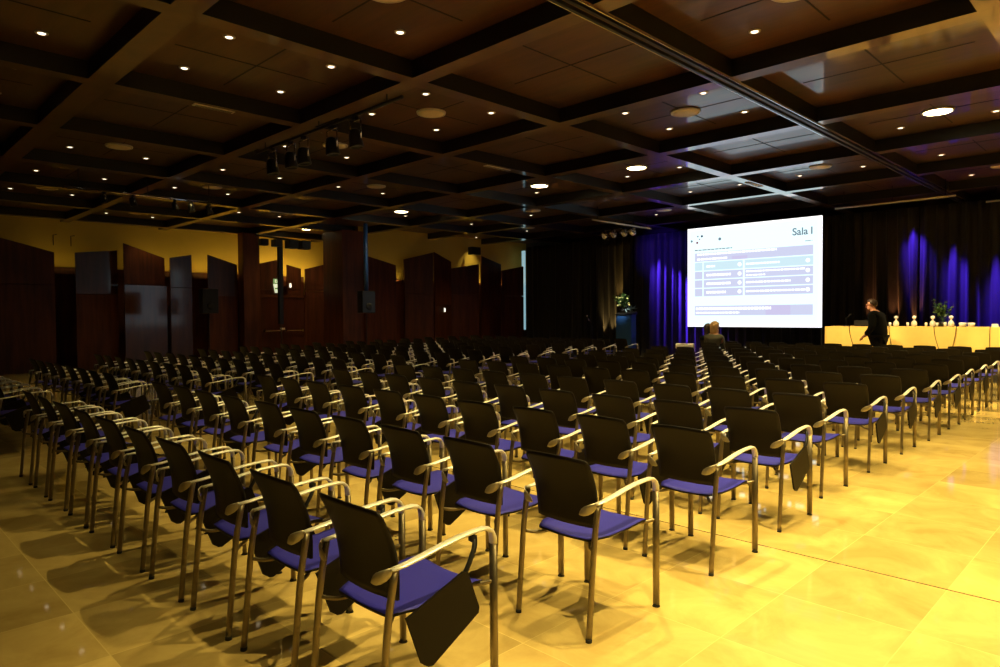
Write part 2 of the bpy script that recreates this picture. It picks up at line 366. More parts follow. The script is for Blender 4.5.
# ================================================================ lighting bars and heads
def lamp_head(loc, aim, label, r=0.09, L=0.24, group='stage lamps on the bars', moving=True, skin=None):
    """hangs from loc (point on the bar)"""
    t = empty('stage_lamp', loc)
    drop = 0.30 if moving else 0.14
    bm = bmesh.new(); box(bm, -0.03, 0.03, -0.03, 0.03, -0.05, 0.0); obj('clamp', bm, M['black'], t)
    bm = bmesh.new()
    for s in (-1, 1): sweep(bm, [(s*(r+0.03), 0, -0.07), (s*(r+0.03), 0, -drop-0.02)], 0.011, 6)
    sweep(bm, [(-(r+0.03), 0, -0.06), (r+0.03, 0, -0.06)], 0.012, 6)
    obj('yoke', bm, M['chrome'], t, smooth=True)
    d = (Vector(aim)-Vector(loc)).normalized(); q = d.to_track_quat('-Z', 'Y').to_matrix().to_4x4()
    bm = bmesh.new(); lathe(bm, [(0.03, L*0.55), (r*0.75, L*0.45), (r*0.9, 0.02), (r, -L*0.4), (r*1.02, -L*0.5), (r*0.85, -L*0.5), (r*0.8, -L*0.42)], seg=18)
    bmesh.ops.transform(bm, matrix=Matrix.Translation((0, 0, -drop)) @ q, verts=bm.verts); obj('housing', bm, skin or M['black'], t, smooth=True)
    tag(t, label, 'stage lamp', group)
    return Vector(loc) + Vector((0, 0, -drop)) + d*(L*0.5+0.02)
def bar(name_label, p0, p1, m=None, drop_to=PAN):
    t = empty('lighting_bar', p0); d = Vector(p1)-Vector(p0)
    bm = bmesh.new(); sweep(bm, [(0, 0, 0), tuple(d)], 0.024, 10); obj('tube', bm, m or M['chrome'], t, smooth=True)
    for f in (0.08, 0.5, 0.92):
        q = d*f; bm = bmesh.new(); sweep(bm, [(q.x, q.y, q.z), (q.x, q.y, drop_to-p0[2])], 0.008, 6); obj('hanger', bm, M['black'], t)
    return tag(t, name_label, 'lighting bar')
bar('dark lighting bar of hanging lamps under the beam over the left seats', (-10.9, 5.21, 4.24), (-6.9, 5.21, 4.24), M['black'], CEIL)
for k, x in enumerate((-10.35, -9.75, -9.35, -8.55, -7.95)):
    lamp_head((x, 5.21, 4.22), (x+0.3, 5.6, 0), 'black moving lamp, %s from the left on the near lighting bar' % ['first', 'second', 'third', 'fourth', 'fifth'][k], r=0.10)
bar('pale lighting bar over the far left seats', (-15.7, 3.5, 4.12), (-15.7, 6.6, 4.12))
for k, y in enumerate((4.2, 4.75, 5.6, 5.95, 6.35)):
    lamp_head((-15.7, y, 4.10), (-15.2, y+1, 0), 'dark lamp, %s along the far left lighting bar' % ['first', 'second', 'third', 'fourth', 'fifth'][k], r=0.07, L=0.18, moving=False)
bar('bright metal lighting bar in front of the left curtain', (-11.6, 15.3, 4.16), (-11.6, 18.3, 4.16), M['vent'])
BLUE = (0.10, 0.03, 1.0)
for k, (x, y) in enumerate(((-12.9, 17.6), (-12.55, 17.6), (-12.15, 17.6), (-11.85, 17.6))):
    lamp_head((x, y, 4.18), (-12.5+k*0.6, 21, 1.5), 'silver stage lamp, %s of four above the blue-lit left curtain' % ['first', 'second', 'third', 'last'][k], r=0.10, L=0.22, moving=False, skin=M['chrome'])
bar('short lighting bar carrying four silver lamps by the left curtain', (-13.2, 17.6, 4.20), (-11.66, 17.6, 4.20), M['black'])
bar('bright metal lighting bar over the speakers table', (-6.2, 18.3, 4.16), (-3.6, 18.3, 4.16), M['vent'])
bar('bright metal lighting bar at the right end of the stage', (-3.3, 19.9, 4.16), (-0.8, 19.9, 4.16), M['vent'])

# ================================================================ left wall: angled wooden screens
def board(y0, y1, z0, z1, x0, x1, label, z_split=2.25, m='wall_wood', low_dx=None, up_m=None, low_m=None):
    """upright slab: from (x0,y0) to (x1,y1), sloping head from z0 to z1"""
    t = empty('acoustic_board', (x0, y0, 0)); dy, dx = y1-y0, x1-x0
    def slab(za0, za1, zb0, zb1, name, out, dx=dx, m=m):
        bm = bmesh.new(); th = 0.06
        P = [(0, 0, za0), (dx, dy, za1), (dx, dy, zb1), (0, 0, zb0)]
        A = [bm.verts.new((p[0]+out, p[1], p[2])) for p in P]; B = [bm.verts.new((p[0]+out-th, p[1], p[2])) for p in P]
        bm.faces.new(A); bm.faces.new(B[::-1])
        for i in range(4): bm.faces.new([A[i], A[(i+1) % 4], B[(i+1) % 4], B[i]])
        return obj(name, bm, M[m], t)
    slab(0, 0, z_split-0.01, z_split-0.01, 'lower_panel', 0, dx if low_dx is None else low_dx, low_m or m)
    slab(z_split+0.01, z_split+0.01, z0, z1, 'upper_panel', 0.0, dx, up_m or m)
    return tag(t, label, 'wall panel', 'angled wooden boards along the left wall')
B1 = [(0.5, 3.0, 3.35, 3.75, -22.5, -22.2), (3.0, 4.75, 3.78, 3.38, -22.2, -22.6), (5.2, 6.35, 3.38, 3.53, -22.6, -22.15), (6.42, 7.7, 3.72, 3.37, -22.15, -22.55),
      (7.8, 8.5, 3.38, 3.52, -22.6, -22.25), (8.95, 10.0, 3.54, 3.27, -22.2, -22.6), (10.72, 11.62, 3.33, 3.56, -22.7, -22.45), (11.80, 12.42, 3.36, 3.25, -22.45, -22.6), (12.62, 13.9, 3.25, 3.60, -22.65, -22.3)]
pos = ['the frame edge', 'the dark left corner', 'the first yellow gap', 'its taller neighbour left of it', 'the second yellow gap', 'the wooden post', 'the exit doors, left side', 'the exit doors, right side', 'the wooden pillar']
for k, (y0, y1, z0, z1, x0, x1) in enumerate(B1):
    opt = {2: dict(up_m='wall_gloss'), 3: dict(low_dx=-0.25, low_m='wall_gloss'), 4: dict(up_m='wall_gloss', low_m='wall_gloss'), 5: dict(up_m='wall_gloss')}.get(k, {})
    if k == 2: x0, x1 = -22.30, -22.53
    if k == 4: x0, x1 = -22.35, -22.48
    if k == 5: x0, x1 = -22.30, -22.50
    board(y0, y1, z0, z1, x0, x1, 'tall dark wooden board with sloping top beside %s' % pos[k], z_split=2.5 if k == 3 else 2.2 if k in (2, 5) else 2.45, **opt)
B2 = [(12.95, 14.42, 3.55, 3.30, -19.3, -19.55), (14.72, 15.78, 3.52, 3.80, -19.45, -19.15), (15.84, 16.95, 3.82, 3.55, -19.15, -19.5), (17.0, 18.15, 3.30, 3.50, -19.6, -19.25),
      (18.25, 19.68, 3.82, 3.58, -19.2, -19.55), (19.78, 20.75, 3.34, 3.54, -19.6, -19.3)]
pos2 = ['just right of the pillar', 'left half of the peaked pair', 'right half of the peaked pair', 'lower, under the wall speaker', 'tallest near the curtain', 'last before the black curtain']
for k, (y0, y1, z0, z1, x0, x1) in enumerate(B2):
    board(y0, y1, z0, z1, x0, x1, 'tall reddish wooden board with sloping top, %s' % pos2[k], z_split=2.3 if k % 2 else 1.9)
struct(bx('trim_%d' % tn, (-22.6, -22.2, 10.08, 10.66, 0, CEIL), M['wall_wood'], bevel=0.01)); tn += 1
struct(bx('trim_%d' % tn, (-20.6, -19.4, 12.15, 12.98, 0, CEIL), M['wall_wood'], bevel=0.01)); tn += 1
# the double exit doors
d = struct(empty('door_1', (-22.42, 10.78, 0)))
for k in range(2):
    y0 = k*0.83; bm = bmesh.new(); box(bm, -0.045, 0, y0, y0+0.815, 0.01, 2.18); lf = obj('door_leaf', bm, M['door_wood'], d, bevel=0.004)
    bm = bmesh.new(); sweep(bm, [(0.05, y0+0.1, 1.02), (0.05, y0+0.72, 1.02)], 0.016, 8)
    for yy in (y0+0.1, y0+0.72): box(bm, 0, 0.06, yy-0.03, yy+0.03, 0.98, 1.06)
    obj('push_bar', bm, M['chrome'], lf)
bm = bmesh.new(); box(bm, -0.05, 0.03, -0.09, -0.005, 0, 2.28); box(bm, -0.05, 0.03, 1.65, 1.735, 0, 2.28); box(bm, -0.05, 0.03, -0.09, 1.735, 2.19, 2.29); obj('door_frame', bm, M['wall_wood'], d)
bm = bmesh.new(); box(bm, 0.0, 0.012, 0.70, 0.88, 1.05, 1.12); obj('notice', bm, M['white'], d)

# exit sign, its lamp, and the other small wall lights
t = empty('exit_sign', (-22.45, 11.42, 2.5)); tag(t, 'small green and pale exit sign above the red double doors', 'exit sign')
bx('top_plate', (0, 0.03, -0.16, 0.16, 0.17, 0.34), M['exit_green'], t)
bm = bmesh.new(); prism(bm, [(-0.16, 0.16), (0.16, 0.16), (0.16, -0.15), (-0.10, -0.15)], 0.0, 0.03); obj('bottom_plate', bm, M['exit_white'], t)
me = text_mesh('Exit', 0.15); me.transform(Matrix.Translation((0.034, 0, 0.255)) @ Matrix.Rotation(PI/2, 4, 'Z') @ Matrix.Rotation(PI/2, 4, 'X')); link('lettering', me, M['exit_white'], t)
bm = bmesh.new(); prism(bm, [(-0.11, 0.03), (0.03, 0.03), (0.03, 0.07), (0.11, 0.0), (0.03, -0.07), (0.03, -0.03), (-0.11, -0.03)], 0.03, 0.034)
obj('arrow', bm, M['exit_green'], t)
def small_light(x, y, z, label):
    t = empty('emergency_light', (x, y, z)); bx('case', (0, 0.03, -0.05, 0.05, -0.09, 0.09), M['ring'], t, bevel=0.008); bx('lens', (0.03, 0.045, -0.03, 0.03, -0.065, 0.065), M['small_lamp'], t, bevel=0.006)
    tag(t, label, 'emergency light', 'small white wall lights')
small_light(-22.455, 11.90, 2.62, 'small white wall light just right of the exit sign')
small_light(-19.31, 16.42, 1.72, 'small white wall light on the peaked wooden boards')
def wall_speaker(x, y, z, label):
    t = empty('wall_speaker', (x, y, z)); bx('cabinet', (-0.12, 0.16, -0.22, 0.22, -0.15, 0.15), M['black'], t, bevel=0.02)
    bm = bmesh.new(); lathe(bm, [(0.10, 0), (0.10, 0.01), (0.04, 0.004)], seg=16); bmesh.ops.transform(bm, matrix=Matrix.Translation((0.161, 0, 0)) @ Matrix.Rotation(PI/2, 4, 'Y'), verts=bm.verts); obj('cone', bm, M['rubber'], t, smooth=True)
    bm = bmesh.new(); box(bm, -0.30, -0.10, -0.03, 0.03, -0.03, 0.03); obj('bracket', bm, M['black'], t)
    tag(t, label, 'loudspeaker')
wall_speaker(-19.3, 17.95, 4.0, 'black loudspeaker on the yellow wall above the boards')
t = empty('wall_bracket', (XL, 4.9, 3.85)); tag(t, 'pair of thin dark bracket arms on the yellow wall at far left', 'wall bracket')
for y in (0, 0.45):
    bm = bmesh.new(); sweep(bm, [(0.02, y, -0.2), (0.02, y, 0.1), (0.2, y+0.05, 0.1)], 0.012, 6); obj('arm', bm, M['black'], t)
# warm lamps tucked behind the boards wash the plaster
for y, e in ((2.0, 0.5), (4.9, 1.6), (7.7, 3.5), (9.6, 6), (11.4, 13), (12.6, 11)):
    light('cove_lamp', 'AREA', (-22.9, y, 2.9), e, (1.0, 0.66, 0.14), aim=(-23.3, y, 4.3), sx=1.4, sy=0.12)
for y, e in ((14.0, 3.5), (16.0, 2.2), (18.2, 3), (20.2, 4)):
    light('cove_lamp', 'AREA', (-19.66, y, 2.75), e, (1.0, 0.68, 0.18), aim=(-19.74, y, 4.3), sx=1.3, sy=0.08)

# the white edge-lit service opening at the end of the wall
t = struct(bx('window_1', (-19.50, -19.32, 20.86, 20.90, 0.9, 4.2), mat('cool_lit_gap', (0.5, 0.6, 0.65), 0.5, emit=(0.42, 0.75, 0.85), es=0.55)))

# ================================================================ curtains
def curtain(x0, x1, y, z0, z1, label, seed=0, fold=0.29, depth=0.10):
    n = max(8, int((x1-x0)/0.03)); nz_ = 14; bm = bmesh.new(); rows = []
    for k in range(nz_+1):
        z = z0 + (z1-z0)*k/nz_; row = []
        for i in range(n+1):
            x = x0 + (x1-x0)*i/n
            ph = x/fold*2*PI + 2.2*noise.noise(Vector((x*0.7, seed, z*0.12)))
            a = depth*(0.65+0.6*noise.noise(Vector((x*1.1, seed+5, z*0.15))))
            row.append(bm.verts.new((x, y + a*math.sin(ph) + 0.35*a*math.sin(2.3*ph+1), z)))
        rows.append(row)
    for a, b in zip(rows, rows[1:]):
        for i in range(n): bm.faces.new([a[i], a[i+1], b[i+1], b[i]])
    o = obj('stage_curtain', bm, M['velvet'], None, smooth=True)
    s = o.modifiers.new('thick', 'SOLIDIFY'); s.thickness = 0.006
    return tag(o, label, 'curtain', 'black stage curtains')
CY = 20.75
curtain(-19.05, -16.2, CY-0.05, 0.02, CEIL-0.03, 'black curtain next to the wooden wall boards', 1)
curtain(-16.2, -13.9, CY, 0.02, CEIL-0.03, 'unlit black curtain behind the microphone stand', 2)
curtain(-13.88, -10.92, CY, 0.02, CEIL-0.03, 'blue-lit curtain behind the lectern flowers, left of the screen', 3)
curtain(-10.88, -7.42, CY, 0.02, CEIL-0.03, 'black curtain hidden mostly behind the projection screen', 4)
curtain(-7.38, -4.92, CY, 0.02, CEIL-0.03, 'dark curtain just right of the screen behind the standing man', 5)
curtain(-4.88, -2.22, CY, 0.02, CEIL-0.03, 'blue-streaked curtain behind the bottles on the table', 6)
curtain(-2.2, 2.5, CY, 0.02, CEIL-0.03, 'blue-lit curtain at the right edge of the stage', 7)
# blue floods
def flood(loc, aim, e, col=BLUE, spot=30, blend=0.6): return light('blue_flood', 'SPOT', loc, e, col, aim=aim, size=0.06, spot=spot, blend=blend)
flood((-12.75, 20.15, 4.1), (-11.35, 20.80, 1.0), 8000, spot=30, blend=1.0)
flood((-13.1, 20.1, 4.15), (-12.6, 20.80, 2.2), 2600, spot=38, blend=1.0)
flood((-12.5, 17.75, 3.85), (-12.7, 20.8, 3.7), 420, spot=46, blend=1.0)
flood((-5.1, 20.2, 4.2), (-4.95, 20.80, 3.0), 900, spot=36, blend=1.0)
flood((-4.3, 20.2, 4.2), (-3.95, 20.80, 1.8), 2600, spot=24, blend=1.0)
flood((-3.3, 20.15, 4.2), (-3.0, 20.80, 1.2), 5200, spot=21, blend=1.0)
flood((-2.4, 20.15, 4.2), (-2.1, 20.80, 1.0), 5200, spot=24, blend=1.0)
for (x, z, e, col) in ((-15.15, 0.55, 120, (1.0, 0.62, 0.16)), (-14.75, 0.55, 120, (1.0, 0.62, 0.16)), (-14.45, 1.75, 120, (1.0, 0.55, 0.10)), (-6.05, 1.0, 60, (1.0, 0.32, 0.09)), (-5.45, 1.0, 90, (1.0, 0.32, 0.09)), (-4.95, 1.0, 80, (1.0, 0.32, 0.09))):
    light('amber_uplight', 'SPOT', (x, 20.52, z), e, col, aim=(x, 20.80, z+1.1), size=0.02, spot=30, blend=0.9)

# ================================================================ projection screen
SY = 18.5; sx0, sx1, sz0, sz1 = -10.45, -6.58, 1.13, 4.05
t = empty('projection_screen', ((sx0+sx1)/2, SY, 0)); tag(t, 'large bright projection screen on legs showing a pale blue timetable', 'projection screen')
W = (sx1-sx0)/2
bx('screen_surface', (-W+0.05, W-0.05, -0.01, 0.012, sz0+0.05, sz1-0.05), M['slide'], t)
bm = bmesh.new()
for d_ in ((-W, -W+0.05, -0.014, 0.02, sz0, sz1), (W-0.05, W, -0.014, 0.02, sz0, sz1), (-W+0.05, W-0.05, -0.014, 0.02, sz0, sz0+0.05), (-W+0.05, W-0.05, -0.014, 0.02, sz1-0.05, sz1)): box(bm, *d_)
obj('bright_border', bm, M['slide_edge'], t)
bx('back_board', (-W, W, 0.02, 0.04, sz0, sz1), M['black'], t)
for s in (-W+0.02, W-0.02):
    bm = bmesh.new(); box(bm, s-0.02, s+0.02, 0.04, 0.08, 0.0, sz1); box(bm, s-0.03, s+0.03, -0.4, 0.5, 0, 0.04); obj('leg', bm, M['black'], t)
def fr(u, v): return (-W + 0.05 + u*(2*W-0.1), sz1-0.05 - v*(sz1-sz0-0.1))     # fractions of the slide
def patch(name, u0, v0, u1, v1, m, lift=0.012, parent=t):
    a, b = fr(u0, v0), fr(u1, v1); bm = bmesh.new(); box(bm, a[0], b[0], -lift-0.002, -lift+0.001, b[1], a[1]); return obj(name, bm, m, parent)
ban = patch('title_band', 0.05, 0.245, 0.955, 0.335, M['slide_lav'])
patch('band_tint', 0.36, 0.30, 0.48, 0.335, M['slide_pink'], 0.016)
rws = [(0.345, 0.43, 'slide_cyan'), (0.44, 0.52, 'slide_lav'), (0.53, 0.61, 'slide_lav'), (0.62, 0.70, 'slide_lav')]
for v0, v1, m in rws:
    for (u0, u1) in ((0.05, 0.115), (0.125, 0.445), (0.46, 0.955)):
        patch('table_cell', u0, v0, u1, v1, M[m])
patch('footer_band', 0.05, 0.80, 0.955, 0.90, M['slide_lav']); patch('footer_tint', 0.62, 0.80, 0.80, 0.90, M['slide_pink'], 0.016)
def scribble(u0, u1, v, h, m, name='text_line', gap=0.2, lift=0.019):
    """a line of unreadable small writing: a run of short word-length dashes"""
    bm = bmesh.new(); u = u0
    while u < u1:
        l = random.uniform(0.012, 0.04); a, b = fr(u, v-h/2), fr(min(u+l, u1), v+h/2)
        box(bm, a[0], b[0], -lift-0.001, -lift+0.001, b[1], a[1]); u += l + 0.006
    return obj(name, bm, m, t)
for (u0, u1, v, h, m) in ((0.05, 0.36, 0.215, 0.010, 'slide_grey'), (0.07, 0.70, 0.262, 0.02, 'slide_white'), (0.07, 0.32, 0.312, 0.02, 'slide_white'),
        (0.15, 0.22, 0.39, 0.02, 'slide_white'), (0.15, 0.35, 0.48, 0.024, 'slide_white'), (0.15, 0.35, 0.57, 0.024, 'slide_white'), (0.15, 0.31, 0.66, 0.024, 'slide_white'),
        (0.47, 0.72, 0.387, 0.018, 'slide_white'), (0.47, 0.90, 0.462, 0.016, 'slide_white'), (0.47, 0.62, 0.50, 0.014, 'slide_white'), (0.47, 0.80, 0.57, 0.018, 'slide_white'), (0.47, 0.90, 0.66, 0.018, 'slide_white'),
        (0.06, 0.66, 0.83, 0.026, 'slide_white'), (0.06, 0.42, 0.872, 0.018, 'slide_white'), (0.90, 0.95, 0.205, 0.006, 'slide_grey')):
    scribble(u0, u1, v, h, M[m])
for v in (0.387, 0.48, 0.57, 0.66):
    for u in (0.42, 0.92):
        a = fr(u, v); bm = bmesh.new(); lathe(bm, [(0.055, 0), (0.055, 0.003)], seg=14)
        bmesh.ops.transform(bm, matrix=Matrix.Translation((a[0], -0.02, a[1])) @ Matrix.Rotation(PI/2, 4, 'X'), verts=bm.verts); obj('round_mark', bm, M['slide_white'], t)
for (u, v, r, m) in ((0.022, 0.115, 0.035, 'slide_grey'), (0.07, 0.135, 0.035, 'slide_red'), (0.075, 0.07, 0.025, 'slide_grey'), (0.11, 0.07, 0.035, 'slide_dark'), (0.09, 0.10, 0.02, 'slide_grey'), (0.26, 0.115, 0.045, 'slide_grey')):
    a = fr(u, v); bm = bmesh.new(); lathe(bm, [(r, 0), (r, 0.003)], seg=12)
    bmesh.ops.transform(bm, matrix=Matrix.Translation((a[0], -0.015, a[1])) @ Matrix.Rotation(PI/2, 4, 'X'), verts=bm.verts); obj('logo_dot', bm, M[m], t)
for word, u in (('Sala', 0.865), ('1', 0.945)):
    me = text_mesh(word, 0.27); a = fr(u, 0.115); me.transform(Matrix.Translation((a[0], -0.016, a[1])) @ Matrix.Rotation(PI/2, 4, 'X')); link('room_title', me, M['slide_grey'], t)

# ================================================================ stage, tables, things on them
SZ = 0.42
struct(bx('trim_%d' % tn, (-6.55, 4.5, 17.6, 20.3, 0, SZ), M['stage'])); tn += 1
def cloth_table(x0, x1, y0, y1, label):
    t = empty('speakers_table', ((x0+x1)/2, (y0+y1)/2, SZ)); L_, D_ = (x1-x0)/2, (y1-y0)/2
    bm = bmesh.new(); box(bm, -L_+0.03, L_-0.03, -D_+0.03, D_-0.03, 0.715, 0.74); obj('table_top', bm, M['wall_wood'], t)
    for sx in (-1, 1):
        for sy in (-1, 1):
            bm = bmesh.new(); box(bm, sx*(L_-0.12)-0.02, sx*(L_-0.12)+0.02, sy*(D_-0.12)-0.02, sy*(D_-0.12)+0.02, 0, 0.715); obj('leg', bm, M['black'], t)
    tag(t, label, 'table', 'speakers tables on the stage')
    # draped cloth: top sheet plus rippled skirt round the four sides
    bm = bmesh.new(); per = []
    def edge(p, q):
        n = max(2, int((Vector(q)-Vector(p)).length/0.06))
        return [Vector(p).lerp(Vector(q), k/n) for k in range(n)]
    c4 = [(-L_, -D_), (L_, -D_), (L_, D_), (-L_, D_)]
    for k in range(4): per += edge(c4[k], c4[(k+1) % 4])
    rings = []
    for h, amp in ((0.752, 0), (0.74, 0.0), (0.5, 0.006), (0.25, 0.012), (0.015, 0.018)):
        ring = []
        for k, p in enumerate(per):
            nrm = Vector((p.x/L_ if abs(abs(p.x)-L_) < 0.02 else 0, p.y/D_ if abs(abs(p.y)-D_) < 0.02 else 0)); nrm = nrm.normalized() if nrm.length else nrm
            off = amp*math.sin(k*0.9 + 1.3*math.sin(k*0.23)) + (0.004 if amp else 0)
            ring.append(bm.verts.new((p.x+nrm.x*off, p.y+nrm.y*off, h)))
        rings.append(ring)
    bm.faces.new(rings[0])
    for a, b in zip(rings, rings[1:]):
        for k in range(len(per)): bm.faces.new([a[k], a[(k+1) % len(per)], b[(k+1) % len(per)], b[k]])
    o = obj('tablecloth', bm, M['cloth']); o.location = ((x0+x1)/2, (y0+y1)/2, SZ)
    tag(o, label.replace('table', 'tablecloth').replace('under', 'being') if False else 'golden yellow cloth reaching the floor over the ' + ('short left table' if x0 < -6 else 'long speakers table'), 'tablecloth', 'yellow tablecloths')
TY = 17.95
cloth_table(-6.30, -5.02, TY, TY+0.75, 'short table under a yellow cloth beside the screen')
cloth_table(-4.92, 1.8, TY, TY+0.75, 'long speakers table under a yellow cloth, right of the man')
TZ = SZ + 0.753
def put_x(px): # x on the table line for a pixel column
    d_ = r_*((px-500)/678.85) + f_; return d_.x/d_.y*(TY+0.25)
for k, px in enumerate((896, 914, 932.6, 951)):
    t = empty('water_bottle', (put_x(px), TY+0.25, TZ)); nm = ['first', 'second', 'third', 'fourth'][k]
    bm = bmesh.new(); lathe(bm, [(0.045, 0), (0.062, 0.03), (0.065, 0.08), (0.05, 0.12), (0.02, 0.15), (0.018, 0.18)], seg=14); obj('body', bm, M['bottle'], t, smooth=True)
    bm = bmesh.new(); lathe(bm, [(0.018, 0.175), (0.042, 0.20), (0.045, 0.235), (0.02, 0.255)], seg=12); obj('cap', bm, M['white'], t, smooth=True)
    tag(t, 'round pale bottle with knob cap, %s from the left on the long table' % nm, 'bottle', 'pale bottles on the long table')
for k, px in enumerate((891, 908.7, 927, 946, 938)):
    bm = bmesh.new(); lathe(bm, [(0.026, 0), (0.030, 0.10), (0.028, 0.10), (0.024, 0.01)], seg=12)
    o = obj('drinking_glass', bm, M['bottle'], None, smooth=True); o.location = (put_x(px), TY+0.16, TZ)
    tag(o, 'small clear drinking glass, %s from the left on the long table' % ['first', 'second', 'third', 'fifth', 'fourth'][k], 'glass', 'drinking glasses on the long table')
for k, px in enumerate((963, 971.8)):
    bm = bmesh.new(); lathe(bm, [(0.055, 0), (0.075, 0.09), (0.07, 0.095), (0.05, 0.01)], seg=14)
    o = obj('white_cup', bm, M['white'], None, smooth=True); o.location = (put_x(px), TY+0.2, TZ)
    tag(o, '%s of two white cups right of the plant on the table' % ['left', 'right'][k], 'cup', 'white cups on the table')
o = bx('name_card', (-0.06, 0.06, -0.03, 0.03, 0, 0.07), M['white']); o.location = (put_x(995.5), TY+0.2, TZ); tag(o, 'small pale box at the right end of the yellow table', 'name card')
for x in (-5.6, -4.0, -2.2, -0.4):
    light('table_fill', 'SPOT', (x, 14.9, 4.3), 1700, (1.0, 0.72, 0.34), aim=(x, TY, 0.95), size=0.05, spot=30, blend=0.8)  # added spots without a fixture, brightening the yellow cloth
# crease shade and a seam on the cloth front, modelled as dark tubes
for k, (px, dx) in enumerate(((892.5, 0.12), (937, 0.18), (959, -0.14), (992.5, 0.0), (853, 0.2))):
    x = put_x(px); bm = bmesh.new(); P = [(x, TY+0.05, TZ+0.012), (x, TY-0.022, TZ+0.012), (x, TY-0.038, TZ-0.002)]
    for q in range(1, 9): P.append((x + dx*(q/8)**1.6, TY-0.040, TZ-0.01-q*0.088))
    sweep(bm, P, 0.007, 6); o = obj('crease', bm, M['black'])
    tag(o, 'thin dark crease shade or seam down the yellow cloth, %s from the left' % ['second', 'third', 'fourth', 'fifth', 'first'][k], 'crease', 'creases on the yellow cloth')
def leafy(name, loc, stems, R, h, mats, label, cat, pot=None, leafs=26):
    t = empty(name, loc)
    if pot: bm = bmesh.new(); lathe(bm, pot, seg=16); obj('pot', bm, M['black'], t, smooth=True)
    z0 = pot[-1][1] if pot else 0
    bm = bmesh.new(); bl = bmesh.new()
    for s in range(stems):
        a = random.uniform(0, 2*PI); rr = R*random.uniform(0.2, 1.0); tip = Vector((rr*math.cos(a), rr*math.sin(a), z0 + h*random.uniform(0.45, 1.0)))
        sweep(bm, [(0, 0, z0-0.02), tuple(tip*0.5 + Vector((0, 0, 0.03))), tuple(tip)], 0.004, 5)
        for l in range(leafs):
            p = tip.lerp(Vector((0, 0, z0)), random.uniform(0, 0.55)); dv = Vector((random.gauss(0, 1), random.gauss(0, 1), random.gauss(0.3, 0.8))).normalized()
            sd = dv.cross(Vector((random.random(), random.random(), 1))).normalized(); L_ = random.uniform(0.05, 0.10); Wd = L_*0.28
            m_ = p + dv*L_*0.5
            vs = [bl.verts.new(p), bl.verts.new(m_+sd*Wd), bl.verts.new(p+dv*L_), bl.verts.new(m_-sd*Wd)]
            bl.faces.new(vs)
    obj('stem', bm, M['leaf'], t)
    me = bpy.data.meshes.new('foliage'); bl.to_mesh(me); bl.free(); link('foliage', me, mats, t)
    return tag(t, label, cat)
p = leafy('potted_plant', (put_x(941), TY+0.45, TZ), 12, 0.24, 0.52, M['leaf'], 'dark green leafy plant standing behind the bottles on the table', 'plant', pot=[(0.07, 0), (0.09, 0.12)], leafs=22)

# lectern with flowers, microphone stand
LX, LY = -12.95, 18.9
t = empty('lectern', (LX, LY, 0), math.radians(14)); tag(t, 'dark blue lectern in front of the blue-lit curtain', 'lectern')
bx('body', (-0.27, 0.27, -0.22, 0.22, 0.04, 1.50), M['bluebox'], t, bevel=0.01); bx('plinth', (-0.31, 0.31, -0.26, 0.26, 0, 0.05), M['black'], t)
bm = bmesh.new(); prism(bm, [(-0.25, 1.50), (0.25, 1.50), (0.25, 1.60), (-0.25, 1.52)], -0.30, 0.30); obj('sloping_top', bm, M['black'], t)
bx('front_panel', (-0.24, 0.24, -0.232, -0.22, 0.1, 1.46), M['bluebox'], t, bevel=0.003)
t = leafy('flower_arrangement', (LX-0.1, LY, 1.60), 16, 0.36, 0.52, M['leaf'], 'yellow and green flower arrangement on top of the blue lectern', 'flowers', pot=[(0.10, 0), (0.13, 0.07)], leafs=20)
for k in range(18):
    bm = bmesh.new(); a = random.uniform(0, 2*PI); rr = 0.26*math.sqrt(random.random()); ball(bm, (rr*math.cos(a)-0.04, rr*math.sin(a), 0.20+0.38*random.random()*(1-rr)), random.uniform(0.035, 0.055), 1, (1, 1, 0.8)); obj('flower_head', bm, M['bloom'], t, smooth=True)
bl = bmesh.new()
for k in range(46):
    p = Vector((0.18+random.uniform(0, 0.16), random.uniform(-0.2, 0.1), 0.10)); dv = Vector((random.uniform(0.1, 1), random.uniform(-0.6, 0.4), random.uniform(-0.6, 0.5))).normalized(); sd = dv.cross(Vector((0, 0.3, 1))).normalized()
    L_ = random.uniform(0.12, 0.22); vs = [bl.verts.new(p), bl.verts.new(p+dv*L_*0.5+sd*L_*0.14), bl.verts.new(p+dv*L_), bl.verts.new(p+dv*L_*0.5-sd*L_*0.14)]; bl.faces.new(vs)
me = bpy.data.meshes.new('trailing_leaves'); bl.to_mesh(me); bl.free(); link('trailing_leaves', me, M['blue_leaf'], t)
light('lectern_fill', 'SPOT', (-12.35, 17.7, 3.95), 700, (0.95, 0.90, 0.75), aim=(LX-0.05, LY, 1.75), size=0.05, spot=20, blend=0.6)  # extra spot added to lift the lectern and its flowers

def tripod(t, h, r=0.35, m=None):
    for k in range(3):
        a = k*2*PI/3+0.4; bm = bmesh.new(); sweep(bm, [(0.02*math.cos(a), 0.02*math.sin(a), 0.30), (r*math.cos(a), r*math.sin(a), 0.015)], 0.011, 6); obj('leg', bm, m or M['black'], t)
    bm = bmesh.new(); sweep(bm, [(0, 0, 0.12), (0, 0, h)], 0.014, 8); obj('pole', bm, m or M['black'], t, smooth=True)
t = empty('microphone_stand', (-14.35, 18.9, 0)); tag(t, 'slim black microphone stand in front of the unlit curtain', 'microphone stand'); tripod(t, 1.12)
bm = bmesh.new(); sweep(bm, [(0, 0, 1.10), (-0.10, -0.05, 1.32)], 0.010, 6); obj('boom', bm, M['black'], t)
bm = bmesh.new(); sweep(bm, [(-0.09, -0.045, 1.30), (-0.14, -0.07, 1.44)], 0.020, 8); ball(bm, (-0.155, -0.077, 1.47), 0.034, 2); obj('microphone', bm, M['chrome'], t, smooth=True)
